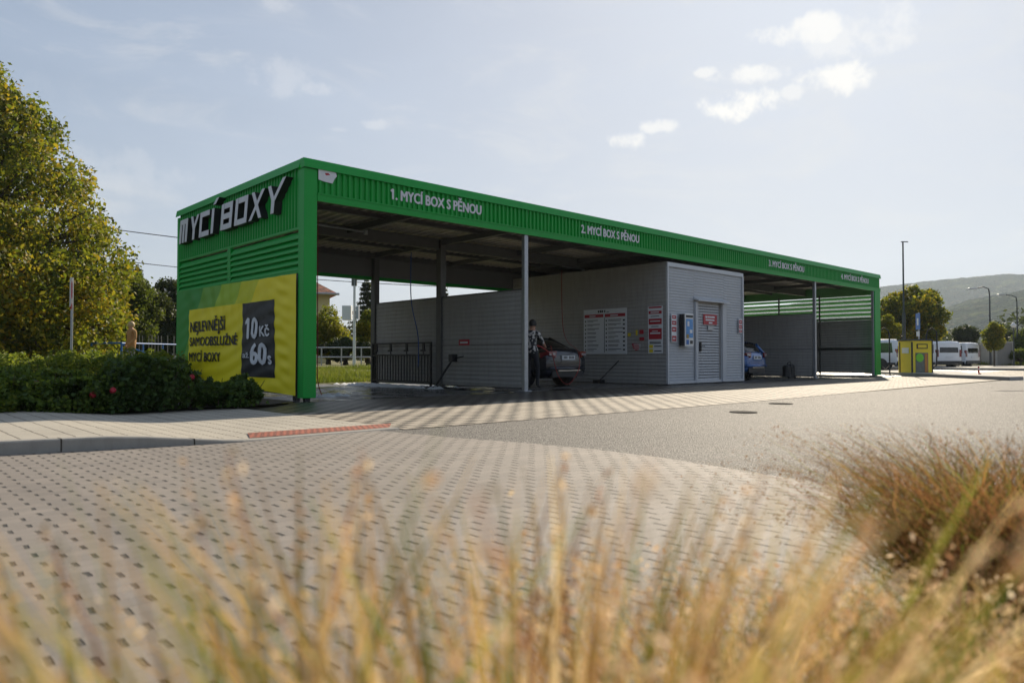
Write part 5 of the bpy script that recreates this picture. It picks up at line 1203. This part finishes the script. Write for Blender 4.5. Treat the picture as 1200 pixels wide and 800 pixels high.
M['grass'] = leafmat('grass_blades', [(.05, .08, .012), (.09, .13, .02), (.16, .18, .03), (.24, .22, .06)], .4)
grasspatch('grass', [(5, 20.3, .0), (17, 20.3, .0), (24, 27, .36), (6, 27, .36)], 42000, .16, M['grass'], 'rough green grass with fallen leaves on the bank behind first bay')
q = [P(1060, 63, .15), P(1210, 59, .15), P(1210, 72, .15), P(1060, 76, .15)]
grasspatch('grass', [tuple(x) for x in q], 16000, .28, M['grass'], 'strip of sunlit grass behind the white vans')

# ------------------------------------------------------------------ foreground ornamental grass
M['straw'] = strawmat('straw_blades', [(.72, .46, .16), (.26, .14, .05), (.84, .60, .28), (.50, .28, .08), (.22, .20, .04), (.90, .72, .42), (.60, .42, .14)], .6)
M['blade_green'] = strawmat('green_blades', [(.07, .11, .015), (.18, .28, .03), (.12, .08, .03), (.34, .36, .06), (.62, .42, .14)], .55)
M['reddish'] = strawmat('red_brown_stalks', [(.34, .13, .06), (.46, .20, .09), (.20, .09, .05), (.55, .32, .15)], .5)
M['plume'] = strawmat('seed_heads', [(.70, .48, .26), (.80, .62, .38), (.50, .26, .13), (.86, .72, .52)], .55)
M['olive'] = strawmat('olive_blades', [(.035, .035, .012), (.09, .07, .02), (.46, .26, .08), (.60, .42, .14), (.22, .32, .05), (.07, .05, .02), (.26, .30, .05)], .45)
M['olive_red'] = strawmat('brown_stalks', [(.14, .06, .03), (.36, .15, .06), (.46, .24, .10), (.07, .04, .02)], .5)
M['mound_seed'] = strawmat('mound_seeds', [(.30, .14, .07), (.44, .26, .12), (.16, .09, .05), (.5, .36, .2)], .45)
camv = np.array([0, 0, CAMH])
def blades(n, rad, h, hv, width, lean, curl, seg=6, wig=0.):
    """curved tapering strips rising from a disc, local coords"""
    r = rad * np.sqrt(rng.random(n)); a = rng.uniform(0, 2 * np.pi, n); bx_, by_ = r * np.cos(a), r * np.sin(a)
    hh = h * (1 + hv * rng.normal(size=n)).clip(.35, 1.25); da = a + rng.normal(size=n) * .9; ln = (lean * (.25 + r / max(rad, 1e-3)) * rng.uniform(.3, 1.3, n))
    cu = curl * rng.uniform(.2, 1.4, n); t = np.linspace(0, 1, seg + 1)[None, :]
    off = hh[:, None] * (ln[:, None] * t + cu[:, None] * t ** 2.6); z = hh[:, None] * (t - .38 * cu[:, None] * t ** 3 - .12 * ln[:, None] * t ** 2)
    x = bx_[:, None] + off * np.cos(da)[:, None]; y = by_[:, None] + off * np.sin(da)[:, None]
    if wig:
        ph = rng.uniform(0, 6.28, (n, 1)); x = x + wig * np.sin(ph + t * 9) * t; y = y + wig * np.cos(ph * 1.7 + t * 8) * t
    wd = width * rng.uniform(.6, 1.3, n)[:, None] * (1 - t ** 2 * .9); fa = rng.uniform(0, 6.28, n); px_, py_ = np.cos(fa)[:, None] * wd / 2, np.sin(fa)[:, None] * wd / 2
    Lf = np.stack([x - px_, y - py_, z], 2); Rt = np.stack([x + px_, y + py_, z], 2)
    return Lf, Rt
def strips_to_mesh(Lf, Rt):
    n, s1, _ = Lf.shape; V = np.concatenate([Lf, Rt], 1).reshape(-1, 3); base = (np.arange(n) * 2 * s1)[:, None]; j = np.arange(s1 - 1)[None, :]
    F = np.stack([base + j, base + j + 1, base + s1 + j + 1, base + s1 + j], 2).reshape(-1, 4); return V, F
TOP = .15
def keep(Lf, loc, dmin):
    w_ = Lf + np.array(loc)[None, None, :] - camv; dn = np.linalg.norm(w_, axis=2); dist = dn.min(1); hi = (w_[:, :, 2] + dn * TOP).max(1); return (dist > dmin) & ((hi < 0) | (rng.random(len(hi)) < .012))
def plumes(Lf, loc, dmin, nsp, ln, sz):
    """seed heads along the last part of stalks"""
    n = len(Lf); tip = Lf[:, -1]; prev = Lf[:, -3]; C = []
    t = rng.random((n, nsp))[:, :, None]; c = tip[:, None, :] * (1 - t) + prev[:, None, :] * t
    c = c + rng.normal(size=c.shape) * ln; return leaves(c.reshape(-1, 3), sz, asp=.45)
def clump(d, latm, h, rad, label, hv=.22, shv=.14, n=500, kind='straw', dmin=.28, lwig=.0, width=.006, lean=.35, curl=.35, nred=60, nsp=10, psz=.012, pln=.012, wig=0., cat='grass clump', redw=.0025, zb_=.012):
    v = fwd * d + lat * latm; loc = (v.x, v.y, zb_); s = empty('ornamental_grass_clump', loc, label, cat, 'ornamental grasses in the planting bed')
    Lf, Rt = blades(n, rad, h, hv, width, lean, curl, 8, lwig); k = keep(Lf, loc, dmin); V, F = strips_to_mesh(Lf[k], Rt[k])
    mats_ = {'straw': [M['straw'], M['blade_green']], 'green': [M['blade_green'], M['straw']], 'red': [M['olive'], M['olive_red']]}[kind]
    nb = k.sum(); mi = np.repeat((rng.random(nb) < .4).astype(int), Lf.shape[1] - 1); np_mesh('leaves', V, F, mats_, s, mi=mi)
    Lf, Rt = blades(nred, rad, h * (1.12 if hv > .1 else 1.03), shv, redw, lean * 1.1, curl * 1.1, 8, wig); k = keep(Lf, loc, dmin)
    if k.sum() > 0:
        V, F = strips_to_mesh(Lf[k], Rt[k]); np_mesh('stalks', V, F, M['reddish'] if kind != 'red' else M['olive_red'], s)
        V, F = plumes(Lf[k], loc, dmin, nsp, pln, psz); np_mesh('seed_sprays', V, F, M['plume'] if kind != 'red' else M['mound_seed'], s)
    return s
# large mound at right
TOP = .075
for i, (d_, l_, h_, r_, n_, nr, lb) in enumerate([
    (2.10, 1.50, .58, .17, 2300, 420, 'large rounded grass mound with reddish curling stalks before the road'),
    (2.00, 1.29, .50, .11, 1300, 330, 'ragged reddish tuft forming the left flank of the big mound'),
    (1.95, 1.36, .44, .12, 1000, 200, 'dark inner tuft low in front of the big mound'),
    (1.85, 1.55, .53, .15, 1700, 330, 'dark grass tuft at the right edge beside big reddish mound'),
    (1.70, 1.25, .33, .12, 900, 160, 'low dark tuft in front of the big reddish mound')]):
    clump(d_, l_, h_, r_, lb, n=n_, kind='red', width=.0052, lean=.42, curl=.6, nred=nr, nsp=8, psz=.010, pln=.012, wig=.07, lwig=.045, redw=.003, hv=.3, shv=.2)
TOP = .235
for i, (d_, l_, h_, r_, kd, lb) in enumerate([
    (1.05, .24, .50, .10, 'straw', 'straw-coloured grass tuft low in the middle of the bed'),
    (1.10, .44, .51, .11, 'straw', 'straw grass tuft left of the orange-tipped one'),
    (1.15, .68, .50, .12, 'green', 'greenish grass tuft with orange tips below the big mound'),
    (1.30, .92, .42, .13, 'straw', 'pale seed-headed grass tuft under the big mound'),
    (1.20, .86, .42, .12, 'green', 'short green tuft between straw tufts near the big mound'),
    (.85, .38, .53, .10, 'straw', 'dense straw tuft close to the camera right of centre'),
    (.82, .58, .52, .10, 'green', 'green and gold tuft in the near right corner area'),
    (.95, .78, .46, .12, 'straw', 'golden tuft filling the bottom right corner'),
    (.62, .10, .58, .07, 'straw', 'blurred straw tuft at bottom centre'),
    (.66, .26, .56, .08, 'straw', 'blurred straw tuft with brown stalks right of bottom centre'),
]): clump(d_, l_, h_, r_, lb, n=330, kind=kd, nred=130, nsp=12, psz=.012, pln=.011, width=.0055, curl=.35, lwig=.02, wig=.03)
for (TOP, d_, l_, h_, r_, n_, nr, lb) in [
    (.14, .37, -.035, .80, .035, 240, 16, 'very near blurred pale grass at the centre bottom'),
    (.11, .33, -.085, .81, .03, 90, 22, 'very near blurred golden grass left of centre'),
    (.12, .36, -.135, .80, .04, 80, 30, 'very near blurred brown grass in the lower left'),
    (.17, .40, -.225, .775, .05, 55, 16, 'very near blurred straw at the bottom left corner'),
    (.13, .50, .03, .77, .05, 240, 24, 'near blurred straw grass just right of centre bottom')]:
    clump(d_, l_, h_, r_, lb, n=n_, kind='straw', nred=nr, nsp=45, psz=.010, pln=.0035, width=.009, lean=.18, curl=.22, dmin=.2, redw=.008, lwig=.012, wig=.015, hv=.065, shv=.05)
